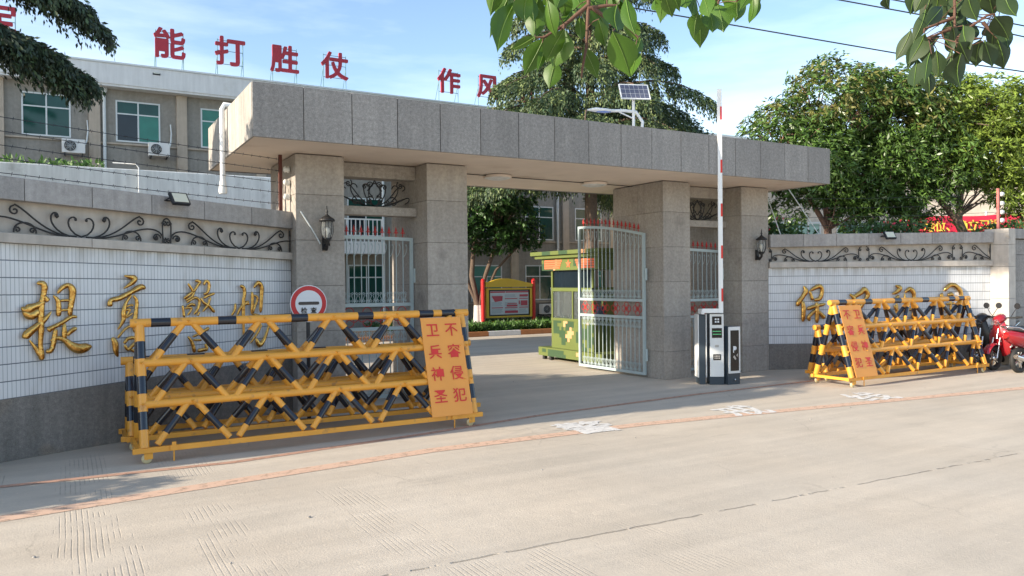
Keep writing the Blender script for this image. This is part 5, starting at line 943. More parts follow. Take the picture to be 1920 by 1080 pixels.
def broad_tree(name, label, base, limbs, ells, dens, leaf, L_, W_, seed, barkm, whorl=7, group='broad-leaved trees behind the right wall', droop=.35, new=None, gap=.2, shell=.42):
    r_ = np.random.default_rng(seed); t = thing(name, label, 'tree', base, 0, group)
    mb = MB(); tips = []
    for pts, r0, r1 in limbs:
        k = len(pts); mb.tube(pts, [r0+(r1-r0)*i/(k-1) for i in range(k)], 8)
    rr = random.Random(seed); ends = [l[0][-1] for l in limbs]
    p, d = crown_points(ells, r_, dens, shell, gap)
    for i in r_.choice(len(p), min(90, len(p)), replace=False):   # twigs reaching the foliage
        e = min(ends, key=lambda q: (Vector(q)-Vector(p[i])).length); a = Vector(e); b = Vector(p[i]); m_ = a.lerp(b, .5)+Vector((rr.uniform(-.2,.2), rr.uniform(-.2,.2), rr.uniform(-.05,.25)))
        mb.tube([a, m_, b], [.028, .018, .008], 4, cap=False)
    mb.build('trunk', barkm, t)
    n_ = len(p); c = np.repeat(p, whorl, 0); od = np.repeat(unit(d + np.array([0,0,.5]) + r_.normal(size=(n_,3))*.35), whorl, 0)
    rad = unit(np.cross(od, r_.normal(size=c.shape))); dirs = unit(rad*1.0 + od*.45 - np.array([0,0,droop]))
    c = c + r_.normal(size=c.shape)*.03
    V, F = leafcards(c, L_, W_, r_, dirs=dirs, jitter=.6)
    mats = [leaf] + ([new] if new else []); mi = None
    if new:
        flag = (p[:,2] > np.quantile(p[:,2], .68)) & (r_.random(n_) < .3); mi = np.repeat(flag.astype(int), whorl)
    cards_obj('crown', V, F, mats, t, mi, off=base)
    return t
def limbset(b, top, forks, r0):
    L_ = [([b, tuple(lerp(b[i], top[i], .5)+(.05 if i == 0 else 0) for i in range(3)), top], r0, r0*.7)]
    for f in forks: L_.append(([top, tuple(lerp(top[i], f[i], .5)+(.12 if i == 2 else 0) for i in range(3)), f], r0*.55, r0*.25))
    return L_
b = (16.75,12.9,0)
broad_tree('glossy_leaved_tree', 'big glossy green tree overtopping the right end of the canopy', b, limbset(b, (16.6,12.8,3.0), [(15.3,13.2,4.9),(16.9,12.4,5.2),(17.3,12.1,4.3),(16.3,12.9,5.6)], .13),
    [(15.6,13.1,5.1,1.4,1.2,1.2),(16.5,12.5,6.05,1.45,1.3,1.25),(17.4,12.0,5.7,1.2,1.2,1.25),(16.2,12.6,4.5,1.6,1.2,1.0),(17.0,12.2,4.2,1.1,1.0,.9),(17.2,12.2,3.3,1.0,.7,.7),(14.9,13.5,4.3,.8,.7,.8),(15.4,13.1,3.4,.55,.5,.45)], 190, leafR, .145, .042, 21, barkr, new=leafT)
b = (18.12,11.48,0)
broad_tree('glossy_leaved_tree', 'dark dense tree with a straight trunk rising behind the middle of the right wall', b, limbset(b, (18.1,11.5,3.3), [(17.5,11.9,4.6),(18.6,11.3,5.0),(18.2,11.4,5.6),(18.9,11.0,4.4)], .12),
    [(18.0,11.6,5.9,1.25,1.2,1.2),(17.6,11.8,4.7,1.1,1.1,1.0),(18.6,11.2,4.6,1.1,1.1,.9),(18.3,11.5,5.2,1.3,1.1,1.0),(17.5,11.9,3.9,.9,.8,.7),(18.4,11.4,3.6,.9,.8,.5),(17.9,11.7,3.2,.8,.6,.5)], 190, leafR, .14, .04, 22, bark, new=leafT)
b = (19.15,10.88,0)
broad_tree('glossy_leaved_tree', 'yellow-green tree with a forked trunk rising in front of the red banner', b, [([b,(19.15,10.88,2.9),(19.0,10.95,3.25)],.12,.11), ([(19.0,10.95,3.2),(18.75,11.1,3.55),(18.45,11.3,4.1)],.085,.05), ([(19.05,10.93,3.1),(19.1,10.9,3.9),(19.15,10.85,4.8),(19.3,10.8,5.6)],.085,.04)],
    [(19.2,10.9,5.7,1.1,1.1,1.0),(19.6,10.6,4.9,1.1,1.1,.95),(18.8,11.1,5.0,.95,.9,.85),(19.9,10.4,5.8,1.1,1.1,1.0),(18.9,11.2,6.0,1.0,1.0,.9),(20.1,10.3,4.0,.8,.7,.6)], 190, leafY, .14, .04, 23, bark)
b = (20.6,10.0,0)
broad_tree('glossy_leaved_tree', 'yellow-green tree at the far right edge beyond the fence post', b, limbset(b, (20.6,10,3.2), [(20.2,10.2,4.9),(21.2,9.8,5.2)], .12),
    [(20.7,10.1,5.6,1.2,1.2,1.1),(20.4,10.3,4.7,1.1,1.0,.9),(21.4,9.6,5.2,1.2,1.2,1.2),(20.6,10.0,3.75,1.0,.9,.7)], 150, leafY, .14, .04, 24, bark)
# courtyard tree with whitewashed trunk
b = (13.25,25.3,0.1)
t = broad_tree('courtyard_tree', 'courtyard tree with a whitewashed forked trunk behind the notice board', b,
    [([(13.2,25.35,.9),(13.0,25.4,2.0),(13.1,25.4,3.2)],.13,.07), ([(13.25,25.3,.9),(13.5,25.3,2.0),(14.0,25.2,3.3)],.11,.06), ([(13.25,25.3,.8),(13.9,25.2,2.2),(14.9,25.1,3.2)],.07,.04), ([(13.2,25.3,.9),(12.6,25.6,2.4),(12.2,25.6,3.4)],.08,.05)],
    [(13.4,25.3,4.9,1.7,1.5,1.4),(14.5,25.1,4.1,1.3,1.2,1.2),(12.3,25.5,4.2,1.4,1.2,1.2),(13.6,25.2,3.5,1.2,1.1,.8),(15.0,25.0,3.5,.8,.8,.7),(14.2,25.0,5.3,1.6,1.3,1.2)], 85, leafD, .15, .07, 31, bark, group=None, whorl=7)
MB().tube([(13.2,25.35,.1),(13.2,25.35,.92)], [.17,.135], 10).tube([(13.3,25.25,.1),(13.27,25.3,.92)], [.12,.115], 10).build('whitewash', white_bark, t)

def cedar(label, base, H_, r0, branches, seed, mats, card=.15, tass=8, dens=42, group='cedars', tl=.38, lw=.15):
    r_ = np.random.default_rng(seed); t = thing('cedar_tree', label, 'tree', base, 0, group); bx, by, bz = base
    mb = MB().tube([(bx,by,0),(bx+.03,by,H_*.5),(bx,by,H_)], [r0, r0*.65, r0*.15], 10); C = []; D = []; I = []
    for (z, az, ln, rise, dr) in branches:
        dx, dy = math.cos(az), math.sin(az); pts = []
        for i in range(9):
            s = i/8; pts.append((bx+dx*ln*s, by+dy*ln*s, z+rise*ln*math.sin(s*math.pi*.75)*.8-dr*ln*s**2.4))
        mb.tube(pts, [max(.012, .075*(ln/4)*(1-i/8.6)) for i in range(9)], 5, cap=False)
        n_ = int(dens*ln); s = r_.random(n_)**.75*.9+.1; lat = r_.normal(size=n_)*(.08+lw*ln*np.minimum(1,s*1.6)*(1.12-s)*1.2)
        idx = s*8; i0 = np.minimum(idx.astype(int), 7); fr = (idx-i0)[:,None]; PT = np.array(pts)
        c = PT[i0]*(1-fr)+PT[i0+1]*fr; c[:,0] += -dy*lat; c[:,1] += dx*lat; c[:,2] -= np.abs(lat)*.28 + r_.random(n_)*.05
        outw = np.stack([dx+(-dy)*lat*.8, dy+dx*lat*.8, np.zeros(n_)], 1)*.5
        pale = (r_.random(n_) < .3).astype(int)
        for k in range(tass):
            u = k/tass; Lh = (tl*(.6+.8*r_.random(n_)))[:,None]
            C.append(c + unit(outw)*.16*math.sin(u*1.6) - np.array([0,0,1])*Lh*u**1.3 + r_.normal(size=c.shape)*.02)
            D.append(unit(unit(outw)*(1-u)*.9 + np.array([0,0,-.35-u*1.2]) + r_.normal(size=c.shape)*.35)); I.append(pale)
    mb.build('trunk', mats[2], t); C = np.concatenate(C); D = np.concatenate(D); I = np.concatenate(I)
    V, F = leafcards(C, card, card*.40, r_, dirs=D, jitter=.3, fold=.05); cards_obj('crown', V, F, mats[:2], t, I, off=base); return t
rr = random.Random(9); br = []
for i in range(54):
    z = 4.7 + 8.2*(i/53)**.95; ln = (5.2 - 3.4*((z-4.7)/8.2)**.9)*rr.uniform(.72,1.06); br.append((z+rr.uniform(-.2,.2), i*2.39996+rr.uniform(-.2,.2), ln, rr.uniform(.16,.32), rr.uniform(.14,.28)))
br += [(4.9,-.4,4.6,.2,.16),(4.7,.5,4.4,.15,.16),(4.9,3.4,4.2,.2,.18),(4.8,2.7,4.3,.2,.2),(5.9,.35,5.0,.25,.2),(6.3,2.8,4.3,.3,.2),(5.7,-.25,5.7,.22,.16),(5.3,.15,5.2,.2,.2),(6.1,3.3,4.4,.35,.22),(5.2,3.0,4.5,.25,.2),(6.9,-.1,4.4,.3,.2)]
cedar('large cedar with drooping tiers rising behind the middle of the canopy', (14.5,20.0,0), 13.5, .26, br, 41, [needle, needleL, bark], card=.105, tass=11, dens=95, tl=.5)
br = []
for i in range(22):
    z = 8.3+3.2*i/21; br.append((z, i*2.4, rr.uniform(2.4,3.6), rr.uniform(.05,.15), rr.uniform(.05,.2)))
br += [(5.58,-.045,4.22,0,.22),(5.68,-.075,3.9,0,.21),(5.45,-.01,4.1,0,.22),(5.75,-.03,3.7,0,.2),(6.45,-.04,4.40,0,.25),(6.6,-.08,4.1,0,.25),(6.75,0,4.2,0,.26),(7.0,-.06,3.8,0,.26),(6.9,.06,3.6,0,.24)]
cedar('dark cedar whose lower boughs hang into the upper left corner', (-3.9,12.2,0), 12, .2, br, 42, [needleK, needle, bark], card=.075, tass=11, dens=150, tl=.22, lw=.07)

# unseen shrubs added off-frame on the left to throw shade across the entrance
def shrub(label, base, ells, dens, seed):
    return broad_tree('shade_shrub', label, base, [([base,(base[0],base[1],ells[0][2])],.06,.03)], ells, dens, leafD, .13, .055, seed, bark, group='unseen evergreen shrubs added for shade beside the left wall', gap=.9, shell=.2)
shrub('tall rounded shrub added out of view inside the left wall for shade', (-2.6,12.6,0), [(-2.6,12.6,3.0,1.3,1.3,1.15),(-3.2,13.4,2.6,1.3,1.2,1.3),(-2.6,12.2,1.8,1.3,1.2,1.3)], 260, 51)
shrub('bushy shrub added unseen behind the street wall to shade the entrance', (-3.4,10.1,0), [(-3.4,9.95,3.5,1.2,.95,2.3),(-4.3,10.9,3.3,1.2,1.1,1.5),(-3.2,11.2,2.6,1.2,.9,1.8)], 420, 52)
shrub('low shrub added out of view at the street wall foot for shade', (-2.6,7.95,0), [(-2.6,7.95,.45,1.0,.6,.5),(-1.8,8.0,.25,.5,.5,.35)], 260, 54)
shrub('tall narrow evergreen added unseen at the street wall end to cast shade', (-2.4,9.15,0), [(-2.4,9.12,3.6,.9,.36,1.35),(-3.2,9.12,3.4,.9,.36,1.5),(-2.0,9.15,2.9,.6,.3,1.0)], 420, 55)
shrub('small roadside shrub added out of view to cast leafy shade', (-4.4,7.95,0), [(-4.4,7.95,1.0,1.1,.62,.95),(-5.4,7.8,1.0,1.0,.6,1.0)], 330, 53)

# flowering shrubs along the top of the right wall, seen over the coping
r_ = np.random.default_rng(61); n_ = 9000; s_ = r_.uniform(.3, 7.5, n_); c = np.stack([12.3+s_*.92, 11.9-s_*.36+r_.normal(size=n_)*.35, 2.0+r_.random(n_)**.7*1.05*(.75+.25*np.sin(s_*2.1))], 1)
V, F = leafcards(c, .11, .05, r_, up=.3); mi = (r_.random(n_) < .035).astype(int)
V2, F2 = leafcards(c[mi == 1], .09, .08, r_, up=.1); Vx = np.concatenate([V, V2]); Fx = np.concatenate([F, F2+len(V)])
tag(cards_obj('flowering_shrubs', Vx, Fx, [leafD, flower], None, np.concatenate([np.zeros(n_, int), np.ones(len(F2), int)])), 'red flowering shrubs in a row just over the right wall', 'shrubs', kind='stuff')

# ---------------------------------------------------------------- overhanging leafy sprays in the foreground
LV = {"A":[[[713,1240,2324,702,1282,2257,19],[727,1234,2318,684,1223,2213,40],[801,1291,2361,794,1278,2302,26],[836,1285,2366,862,1313,2343,31],[903,1299,2349,845,1278,2298,23],[778,1246,2262,739,1273,2241,19],[818,1278,2277,793,1314,2207,42],[815,1279,2266,786,1251,2197,16],[813,1205,2272,804,1245,2216,38],[832,1229,2281,829,1258,2211,54],[912,1379,2270,906,1396,2212,40],[910,1284,2334,917,1292,2288,23],[884,1186,2296,914,1210,2253,27],[884,1233,2257,925,1252,2200,31],[905,1171,2272,951,1181,2191,58],[1002,1266,2332,1040,1255,2293,29],[964,1179,2247,938,1156,2187,20],[1031,1244,2299,1015,1237,2259,23],[955,1254,2355,969,1206,2332,25],[874,1119,2299,856,1095,2243,37],[924,1319,2403,916,1287,2351,39],[966,1323,2408,977,1302,2357,35],[939,1236,2375,952,1213,2342,46],[981,1227,2372,935,1209,2341,28],[768,1281,2382,783,1318,2339,28],[777,1206,2320,802,1207,2255,29],[832,1221,2365,807,1215,2307,30],[877,1100,2307,868,1057,2227,28],[865,1397,2411,898,1414,2338,44],[784,1397,2398,808,1416,2337,32],[911,1371,2440,922,1325,2350,38],[810,1314,2361,814,1310,2279,41],[863,1280,2383,890,1310,2331,30],[836,1354,2383,837,1404,2347,38],[739,1209,2332,743,1221,2277,39],[796,1351,2395,787,1382,2332,33],[829,1313,2372,834,1346,2312,42],[721,1278,2373,721,1320,2315,35],[769,1282,2371,755,1300,2312,28],[963,1323,2391,1005,1321,2324,44]],[[[892,1224,2431],[888,1225,2345],[885,1226,2290],[883,1227,2255],[875,1231,2207],[874,1232,2193]],[[886,1226,2334],[847,1248,2297],[812,1268,2273],[797,1277,2273]],[[892,1222,2331],[917,1208,2310],[944,1192,2301],[970,1176,2271]],[[891,1224,2414],[825,1262,2366],[763,1297,2346],[749,1306,2350]],[[847,1248,2297],[831,1257,2259],[831,1257,2228]],[[887,1225,2328],[919,1207,2334],[935,1197,2334]]]],"B":[[[1321,1385,2475,1291,1367,2422,28],[1330,1386,2446,1328,1403,2387,36],[1503,1551,2520,1528,1593,2439,53],[1372,1391,2454,1367,1380,2398,41],[1493,1486,2523,1485,1459,2438,65],[1399,1380,2492,1389,1321,2454,43],[1372,1305,2450,1378,1306,2416,42],[1445,1465,2528,1472,1465,2508,48],[1229,1459,2488,1267,1496,2492,24],[1312,1514,2520,1285,1482,2468,30],[1204,1356,2450,1247,1389,2418,34],[1558,1516,2569,1601,1551,2542,48],[1322,1501,2559,1315,1479,2478,41],[1385,1261,2486,1332,1261,2408,27],[1409,1299,2510,1465,1320,2453,40],[1507,1508,2550,1510,1545,2484,37],[1393,1279,2463,1368,1260,2387,28],[1246,1424,2494,1277,1462,2430,37],[1237,1375,2490,1273,1390,2436,28],[1521,1416,2526,1499,1435,2461,36],[1582,1491,2595,1542,1479,2513,47],[1312,1475,2552,1293,1440,2454,37],[1283,1322,2452,1258,1278,2387,39],[1285,1408,2513,1274,1365,2437,40]],[[[1416,1384,2579],[1407,1388,2501],[1379,1404,2469],[1363,1413,2457]],[[1407,1388,2501],[1399,1392,2478]],[[1407,1388,2501],[1439,1369,2482]],[[1416,1384,2579],[1291,1455,2500],[1248,1480,2500]]]],"C":[[[1468,985,2380,1513,1013,2365,19],[1581,1000,2405,1624,1020,2399,12],[1737,1056,2451,1737,1084,2383,32],[1715,1052,2387,1731,1098,2374,23],[1745,1114,2389,1737,1145,2320,35],[1678,1039,2349,1666,1068,2269,31],[1730,1067,2353,1708,1086,2299,28],[1648,1036,2286,1608,1017,2214,35],[1770,1086,2290,1769,1084,2229,33],[1546,941,2259,1499,931,2190,21],[1806,1077,2369,1732,1088,2323,29],[1653,994,2296,1670,1004,2238,35],[1821,1063,2338,1796,1055,2278,27],[1665,985,2318,1674,971,2285,22],[1584,905,2255,1622,923,2195,44],[1579,905,2276,1644,917,2248,42],[1630,923,2324,1608,896,2264,35],[1881,1024,2361,1904,1051,2304,49],[1695,913,2301,1709,910,2244,36],[1796,941,2326,1827,948,2263,43],[1697,896,2347,1754,899,2306,45],[1939,1043,2407,1974,1049,2386,36],[1804,1095,2480,1845,1127,2447,25],[1651,992,2418,1683,1014,2378,22],[1805,1064,2465,1825,1063,2418,44],[1624,911,2383,1653,907,2332,35],[1866,1056,2469,1841,1045,2396,29],[1836,979,2447,1883,1000,2407,43],[1848,956,2442,1796,930,2383,38],[1762,1017,2446,1740,999,2391,47],[1876,1031,2471,1903,1036,2435,40],[1655,963,2337,1700,982,2315,20],[1764,1013,2425,1741,1006,2335,23],[1758,1091,2457,1834,1096,2405,36],[1932,1011,2418,1996,1022,2372,32],[1776,1019,2456,1786,1036,2384,33],[1689,1050,2463,1666,1066,2396,34],[1850,1092,2499,1865,1064,2437,33],[1542,950,2401,1539,974,2349,27],[1662,1027,2395,1645,1042,2321,29],[1770,1000,2368,1735,989,2282,36],[1604,955,2372,1536,946,2309,29],[1887,997,2379,1932,1021,2339,33],[1754,1045,2452,1692,1033,2365,30],[1805,1114,2386,1845,1132,2311,37],[1802,950,2374,1767,909,2291,35],[1773,1086,2468,1816,1076,2399,45],[1746,1022,2386,1716,981,2305,41],[1812,1024,2397,1771,988,2324,44],[1801,940,2443,1797,899,2364,38],[1621,1002,2330,1628,1042,2273,37]],[[[1705,984,2508],[1704,984,2410],[1703,984,2371],[1704,983,2322],[1711,979,2292]],[[1703,984,2371],[1669,1004,2357],[1645,1017,2346],[1644,1018,2338]],[[1708,981,2325],[1734,966,2351],[1764,949,2374],[1780,940,2378]],[[1700,986,2347],[1678,999,2338],[1652,1013,2326]],[[1757,953,2360],[1784,937,2325]],[[1704,984,2449],[1660,1010,2430],[1626,1029,2424],[1577,1058,2425]],[[1705,984,2468],[1772,945,2429],[1797,930,2426]],[[1704,983,2322],[1754,954,2325]]]]}
def leaf_blade(base, tip, wdt, mt, parent, seed):
    rr = random.Random(seed); a = Vector(base); b = Vector(tip); d = b-a; ln = d.length; d.normalize()
    view = ((a+b)/2 - Vector((0,0,1.8))).normalized(); s = d.cross(view).normalized(); tw = rr.uniform(-.75,.75); s = (Matrix.Rotation(tw, 3, d) @ s); nn = s.cross(d)
    wdt = wdt/max(.7, math.cos(tw)); K = 10; mb = MB(); V = []; bend = rr.uniform(-.10,.14); fo = rr.uniform(.12,.3)
    prof = [0,.30,.62,.85,.97,1.0,.93,.76,.50,.20,0]
    for i in range(K+1):
        u = i/K; c = a+d*ln*u+nn*ln*bend*math.sin(u*math.pi)+s*ln*.04*math.sin(u*3+seed); w_ = prof[i]*wdt/2
        wav = math.sin(u*9+seed)*.05*w_
        V += [c-s*w_+nn*(fo*w_+wav), c-s*w_*.5+nn*fo*w_*.4, c, c+s*w_*.5+nn*fo*w_*.4, c+s*w_+nn*(fo*w_-wav)]
    mb.add(V, [(5*i+j, 5*i+j+1, 5*i+j+6, 5*i+j+5) for i in range(K) for j in range(4)], 0, True)
    mb.tube([V[5*i+2]-nn*.0006 for i in range(0, K+1, 2)], [.0011,.001,.0009,.0007,.0005,.0003], 4, 1, cap=False)
    return mb.build('leaf', [mt, midrib], parent)
for key, mt, lab in (('A', bigleaf, 'leafy spray of large green leaves hanging at the top centre'), ('B', bigleaf, 'small leafy spray hanging at the top right of the gateway'), ('C', bigleafBacklit, 'leafy spray coloured dark as if backlit, hanging in the upper right corner')):
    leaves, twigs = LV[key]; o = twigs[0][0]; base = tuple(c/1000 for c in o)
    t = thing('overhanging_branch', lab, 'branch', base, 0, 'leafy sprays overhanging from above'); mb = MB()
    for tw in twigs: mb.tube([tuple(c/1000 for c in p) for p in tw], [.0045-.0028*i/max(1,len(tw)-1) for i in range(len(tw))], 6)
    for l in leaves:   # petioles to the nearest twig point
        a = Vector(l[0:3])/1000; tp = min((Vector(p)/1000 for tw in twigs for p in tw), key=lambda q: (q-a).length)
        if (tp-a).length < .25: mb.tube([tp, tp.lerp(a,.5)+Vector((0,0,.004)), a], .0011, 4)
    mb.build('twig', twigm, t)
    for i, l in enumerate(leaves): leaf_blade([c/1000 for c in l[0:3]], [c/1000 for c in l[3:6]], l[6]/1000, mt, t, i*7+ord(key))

# ---------------------------------------------------------------- overhead cables
for lab, pts in (('lowest overhead cable running past the leaf sprays', [(2,12.75,7.1),(7.68,9.46,6.03),(11.3,7.36,5.27),(12.98,6.38,4.97),(20,2.3,4.0)]), ('middle overhead cable crossing the upper right corner', [(5,11,7.2),(10.34,7.92,6.15),(11.74,7.11,5.84),(12.99,6.38,5.51),(20,2.3,4.4)]), ('highest overhead cable in the upper right corner', [(6,10.4,7.6),(11.02,7.53,6.16),(12.99,6.38,5.68),(20,2.3,4.4)])):
    tag(MB().tube(pts, .011, 5).build('overhead_cable', darkm, None, loc=pts[0]), lab, 'cable', 'overhead cables')

# ---------------------------------------------------------------- building and banner behind the right trees
t = thing('pale_building', 'pale rendered building with glazed bays hidden behind the right-hand trees', 'building', (27, 19, 0)); A = Vector((20.0,21.2)); B_ = Vector((44,8.0)); dd = (B_-A).normalized(); nn = Vector((-dd.y, dd.x))
if nn.y < 0: nn = -nn
q = lambda s, o, z: (*(A+dd*s+nn*o), z)
MB().hexa([q(0,0,0),q(27,0,0),q(27,9,0),q(0,9,0)], [q(0,0,5.4),q(27,0,5.4),q(27,9,5.4),q(0,9,5.4)]).build('wall', P('pale_render', (.62,.55,.45), .85), t)
MB().hexa([q(-.3,-.3,5.4),q(27.3,-.3,5.4),q(27.3,9.3,5.4),q(-.3,9.3,5.4)], [q(-.3,-.3,5.7),q(27.3,-.3,5.7),q(27.3,9.3,5.7),q(-.3,9.3,5.7)]).build('roof_slab', white_paint, t)
for s in np.arange(.5, 26, 2.4):
    f = MB()
    for z in (1.2, 2.5, 3.8): f.hexa([q(s,-.06,z),q(s+1.8,-.06,z),q(s+1.8,-.0,z),q(s,-.0,z)], [q(s,-.06,z+.07),q(s+1.8,-.06,z+.07),q(s+1.8,-.0,z+.07),q(s,-.0,z+.07)])
    for k in range(5): a = s+k*.44; f.hexa([q(a,-.055,1.2),q(a+.05,-.055,1.2),q(a+.05,0,1.2),q(a,0,1.2)], [q(a,-.055,3.86),q(a+.05,-.055,3.86),q(a+.05,0,3.86),q(a,0,3.86)])
    o = f.build('window', alu, t); MB().add([q(s,-.02,1.2),q(s+1.8,-.02,1.2),q(s+1.8,-.02,3.8),q(s,-.02,3.8)], [(0,1,2,3)]).build('pane', P('pale_green_glass', (.25,.42,.38), .1, bp=None), o)
t = thing('slogan_banner', 'long red cloth banner with yellow characters stretched behind the trees', 'banner', (26, 14.9, 0)); A2 = Vector((24.6,15.85)); B2 = Vector((29.2,13.1)); d2 = (B2-A2).normalized(); n2 = Vector((d2.y, -d2.x)); L2 = (B2-A2).length
q2 = lambda s, o, z: (*(A2+d2*s+n2*o), z)
mb = MB(); vs = []; K = 40
for i in range(K+1): s = L2*i/K; o = .03*math.sin(s*3)+.02*math.sin(s*7.1); vs += [q2(s,o,3.02+.05*math.sin(s*1.4)), q2(s,o+.02,3.80+.03*s+.03*math.sin(s*2))]
mb.add(vs, [(2*i,2*i+2,2*i+3,2*i+1) for i in range(K)], 0, True); cl = mb.build('cloth', banner_m, t); mb = MB()
for k, ch in enumerate('地位、确立习近'):
    s0 = .72+.365*k*1.0; put_glyph(mb, ch, lambda x, y, d, s0=s0: q2(s0+x, .075+d, 3.48+y+.02*s0), .40, bold=.02)
mb.build('lettering', banner_t, cl)
for s in (0, L2*.5, L2): MB().tube([q2(s,-.05,0), q2(s,-.05,4.0)], .04, 8).build('pole', alu, t)

# ---------------------------------------------------------------- scooters
def scooter(label, x, y, rot, paint, bars=False, box=False, z=0):
    t = thing('scooter', label, 'scooter', (x, y, z), rot, 'parked scooters'); T = lambda mb, n_, m_, p=t, bev=0: mb.build(n_, m_, p, world=False, bev=bev)
    for wx, nm in ((.62,'wheel'),(-.60,'wheel')):
        w_ = MB(); w_.tube([(wx+.20*math.cos(a*math.pi/14), 0, .235+.20*math.sin(a*math.pi/14)) for a in range(29)], .045, 10, cap=False); wh = T(w_, nm, rubber)
        h_ = MB(); h_.lathe([(0,-.05),(.05,-.05),(.05,.05),(0,.05)], (0,0,0), 12); h_.v = [(wx+a, b_*0+c_, .235+b_) for a, b_, c_ in h_.v]
        for k in range(5): h_.beam((wx,0,.235), (wx+.17*math.cos(k*1.2566), 0, .235+.17*math.sin(k*1.2566)), .03, .03, 0, (0,1,0))
        T(h_, 'rim', chrome, wh)
    f = MB(); 
    for sy in (-.07,.07): f.tube([(.62,sy,.235),(.50,sy*.9,.62)], .018, 8)
    f.tube([(.50,0,.6),(.40,0,.98)], .022, 8); T(f, 'fork', chrome)
    f = MB(); vs = []; K = 9
    for i in range(K+1):
        a = R(20+125*i/K); rr_ = .285
        for sy, k in ((-.075,.93),(-.05,1.0),(0,1.03),(.05,1.0),(.075,.93)): vs.append((.62+rr_*k*math.cos(a), sy, .235+rr_*k*math.sin(a)))
    f.add(vs, [(5*i+j,5*i+j+1,5*i+j+6,5*i+j+5) for i in range(K) for j in range(4)], 0, True); T(f, 'front_fender', paint)
    f = MB(); vs = []; prof = [(.30,.26,.10),(.36,.34,.17),(.40,.50,.20),(.42,.68,.19),(.41,.82,.13),(.40,.93,.09)]
    for x_, z_, w_ in prof:
        for q_ in (-1,-.6,0,.6,1): vs.append((x_+.06*(1-q_*q_), q_*w_, z_))
    f.add(vs, [(5*i+j,5*i+j+1,5*i+j+6,5*i+j+5) for i in range(len(prof)-1) for j in range(4)], 0, True); T(f, 'leg_shield', paint)
    f = MB(); f.tube([(.52,0,.90),(.46,0,.96),(.36,0,1.0),(.27,0,.99)], [.05,.105,.11,.05], 12, flat=.75); T(f, 'headlight_cowl', paint)
    f = MB(); f.tube([(.50,0,.915),(.535,0,.905)], [.065,.05], 12); T(f, 'headlight', lampglass)
    f = MB(); f.tube([(.27,-.34,1.02),(.34,-.2,1.01),(.37,0,.99),(.34,.2,1.01),(.27,.34,1.02)], .014, 8); f.tube([(.27,-.34,1.02),(.30,-.24,1.015)], .02, 8); f.tube([(.27,.34,1.02),(.30,.24,1.015)], .02, 8); f.tube([(.33,-.3,.99),(.38,-.18,.985)], .006, 5); f.tube([(.33,.3,.99),(.38,.18,.985)], .006, 5); T(f, 'handlebar', rubber)
    for sy in (-1, 1):
        f = MB(); f.tube([(.34,.17*sy,1.02),(.35,.24*sy,1.13),(.33,.28*sy,1.20)], .006, 6); f.tube([(.345,.29*sy,1.23),(.325,.29*sy,1.23)], [.058,.052], 14); m__ = T(f, 'mirror', blkp)
        g_ = MB(); g_.tube([(.3245,.29*sy,1.23),(.3235,.29*sy,1.23)], .048, 14); T(g_, 'mirror_glass', P('mirror_glass', (.6,.75,.85), .04, 1.0, nz=None, bp=None), m__)
    T(MB().hexa([(-.12,-.15,.26),(.34,-.12,.26),(.34,.12,.26),(-.12,.15,.26)], [(-.12,-.17,.33),(.34,-.15,.33),(.34,.15,.33),(-.12,.17,.33)]), 'floorboard', blkp, bev=.01)
    f = MB(); f.tube([(-.08,0,.36),(-.14,0,.52),(-.38,0,.60),(-.66,0,.64),(-.90,0,.70),(-.98,0,.73)], [.11,.16,.19,.18,.12,.05], 14, flat=.85, upv=(0,0,1)); T(f, 'rear_body', paint)
    f = MB(); f.tube([(-.10,0,.73),(-.2,0,.765),(-.42,0,.76),(-.62,0,.80),(-.84,0,.82)], [.07,.135,.15,.14,.06], 14, flat=.42, upv=(0,0,1)); T(f, 'seat', seatm)
    f = MB(); f.tube([(-.25,.0,.30),(-.45,0,.28),(-.62,.02,.26)], [.09,.11,.06], 10); f.tube([(-.3,-.13,.24),(-.6,-.16,.24),(-.95,-.16,.33)], [.025,.045,.045], 10); f.tube([(-.3,.1,.27),(-.6,.12,.24)], .05, 8); T(f, 'engine', chrome)
    T(MB().tube([(-.96,0,.70),(-1.02,0,.68)], [.06,.045], 10, flat=.6), 'tail_light', redfin)
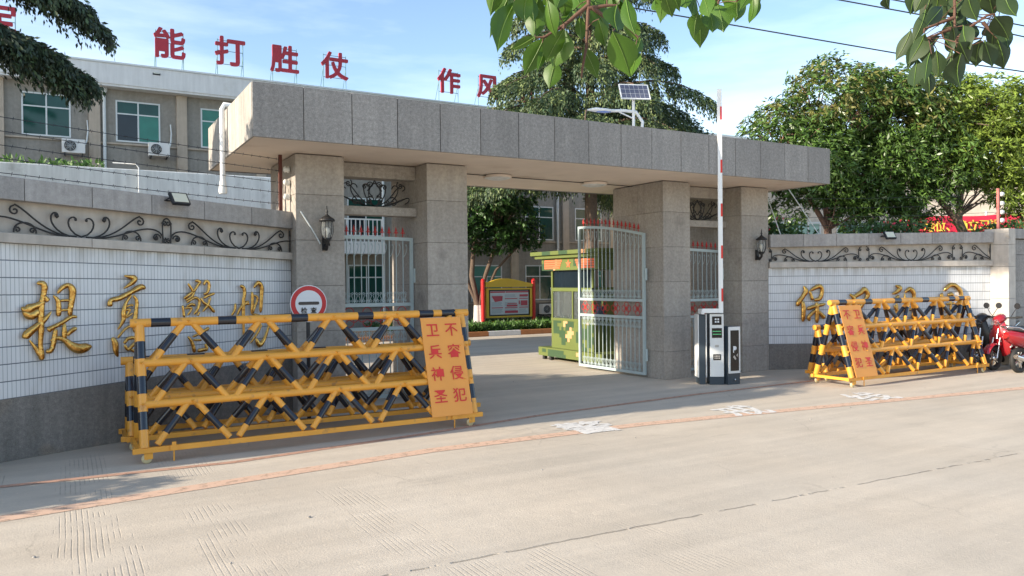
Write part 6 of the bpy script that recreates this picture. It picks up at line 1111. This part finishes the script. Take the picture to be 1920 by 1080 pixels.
    T(MB().tube([(-.62,-.17,.78),(-.86,-.16,.86),(-1.0,-.08,.87),(-1.0,.08,.87),(-.86,.16,.86),(-.62,.17,.78)], .013, 8), 'grab_rail', chrome)
    T(MB().tube([(-.1,0,.25),(-.05,.15,.02)], .012, 6), 'side_stand', chrome)
    if bars: 
        f = MB()
        for sy in (-1, 1): f.tube([(-.18,.16*sy,.30),(-.22,.27*sy,.34),(-.24,.28*sy,.68),(-.34,.26*sy,.74),(-.72,.2*sy,.76)], .015, 8); f.tube([(-.24,.28*sy,.5),(-.5,.22*sy,.46)], .012, 8)
        T(f, 'crash_bar', white_m)
    if box: T(MB().box(-1.22,-.88,-.19,.19,.86,1.12), 'top_box', paint, bev=.06)
    return t
scooter('black scooter facing the barriers, parked close to the tiled wall', 16.12, 8.60, R(184), blkp)
scooter('red scooter facing the barriers, its cowl and mirrors against the pale pier', 16.02, 8.16, R(178), redp)
scooter('red scooter facing away with grey seat and white crash bars, nearest the street', 15.98, 7.66, R(-5), redp, bars=True)

# small litter and stones on the street
rr = random.Random(77)
PEB = ['tiny pebble on the concrete at the far left below the painted lines', 'tiny pebble on the open concrete below the left barrier', 'tiny pebble in the grooved concrete near the bottom left', 'tiny pebble on the shaded concrete inside the gateway', 'tiny pebble on the sunlit street right of the centre', 'tiny pebble on the sunlit street just below the first white painted character', 'tiny pebble on the sunlit street below the slogan board', 'tiny pebble on the sunlit street toward the right barriers']
for k, (x, y) in enumerate(((-.2,6.0),(1.6,5.9),(.9,5.2),(6.9,11.9),(8.2,6.6),(5.6,6.9),(3.9,6.2),(9.4,6.9))):
    s = rr.uniform(.007,.013); mb = MB().lathe([(0,-.2*s),(s,0),(s*.8,s*.5),(0,s*.8)], (x,y,s*.2), 6); mb.v = [(a+rr.uniform(-.3,.3)*s, b_+rr.uniform(-.3,.3)*s, max(.001,c)) for a, b_, c in mb.v]
    tag(mb.build('pebble', granite if k % 2 else granite_c, None, loc=(x,y,0)), PEB[k], 'pebble', 'pebbles on the street')
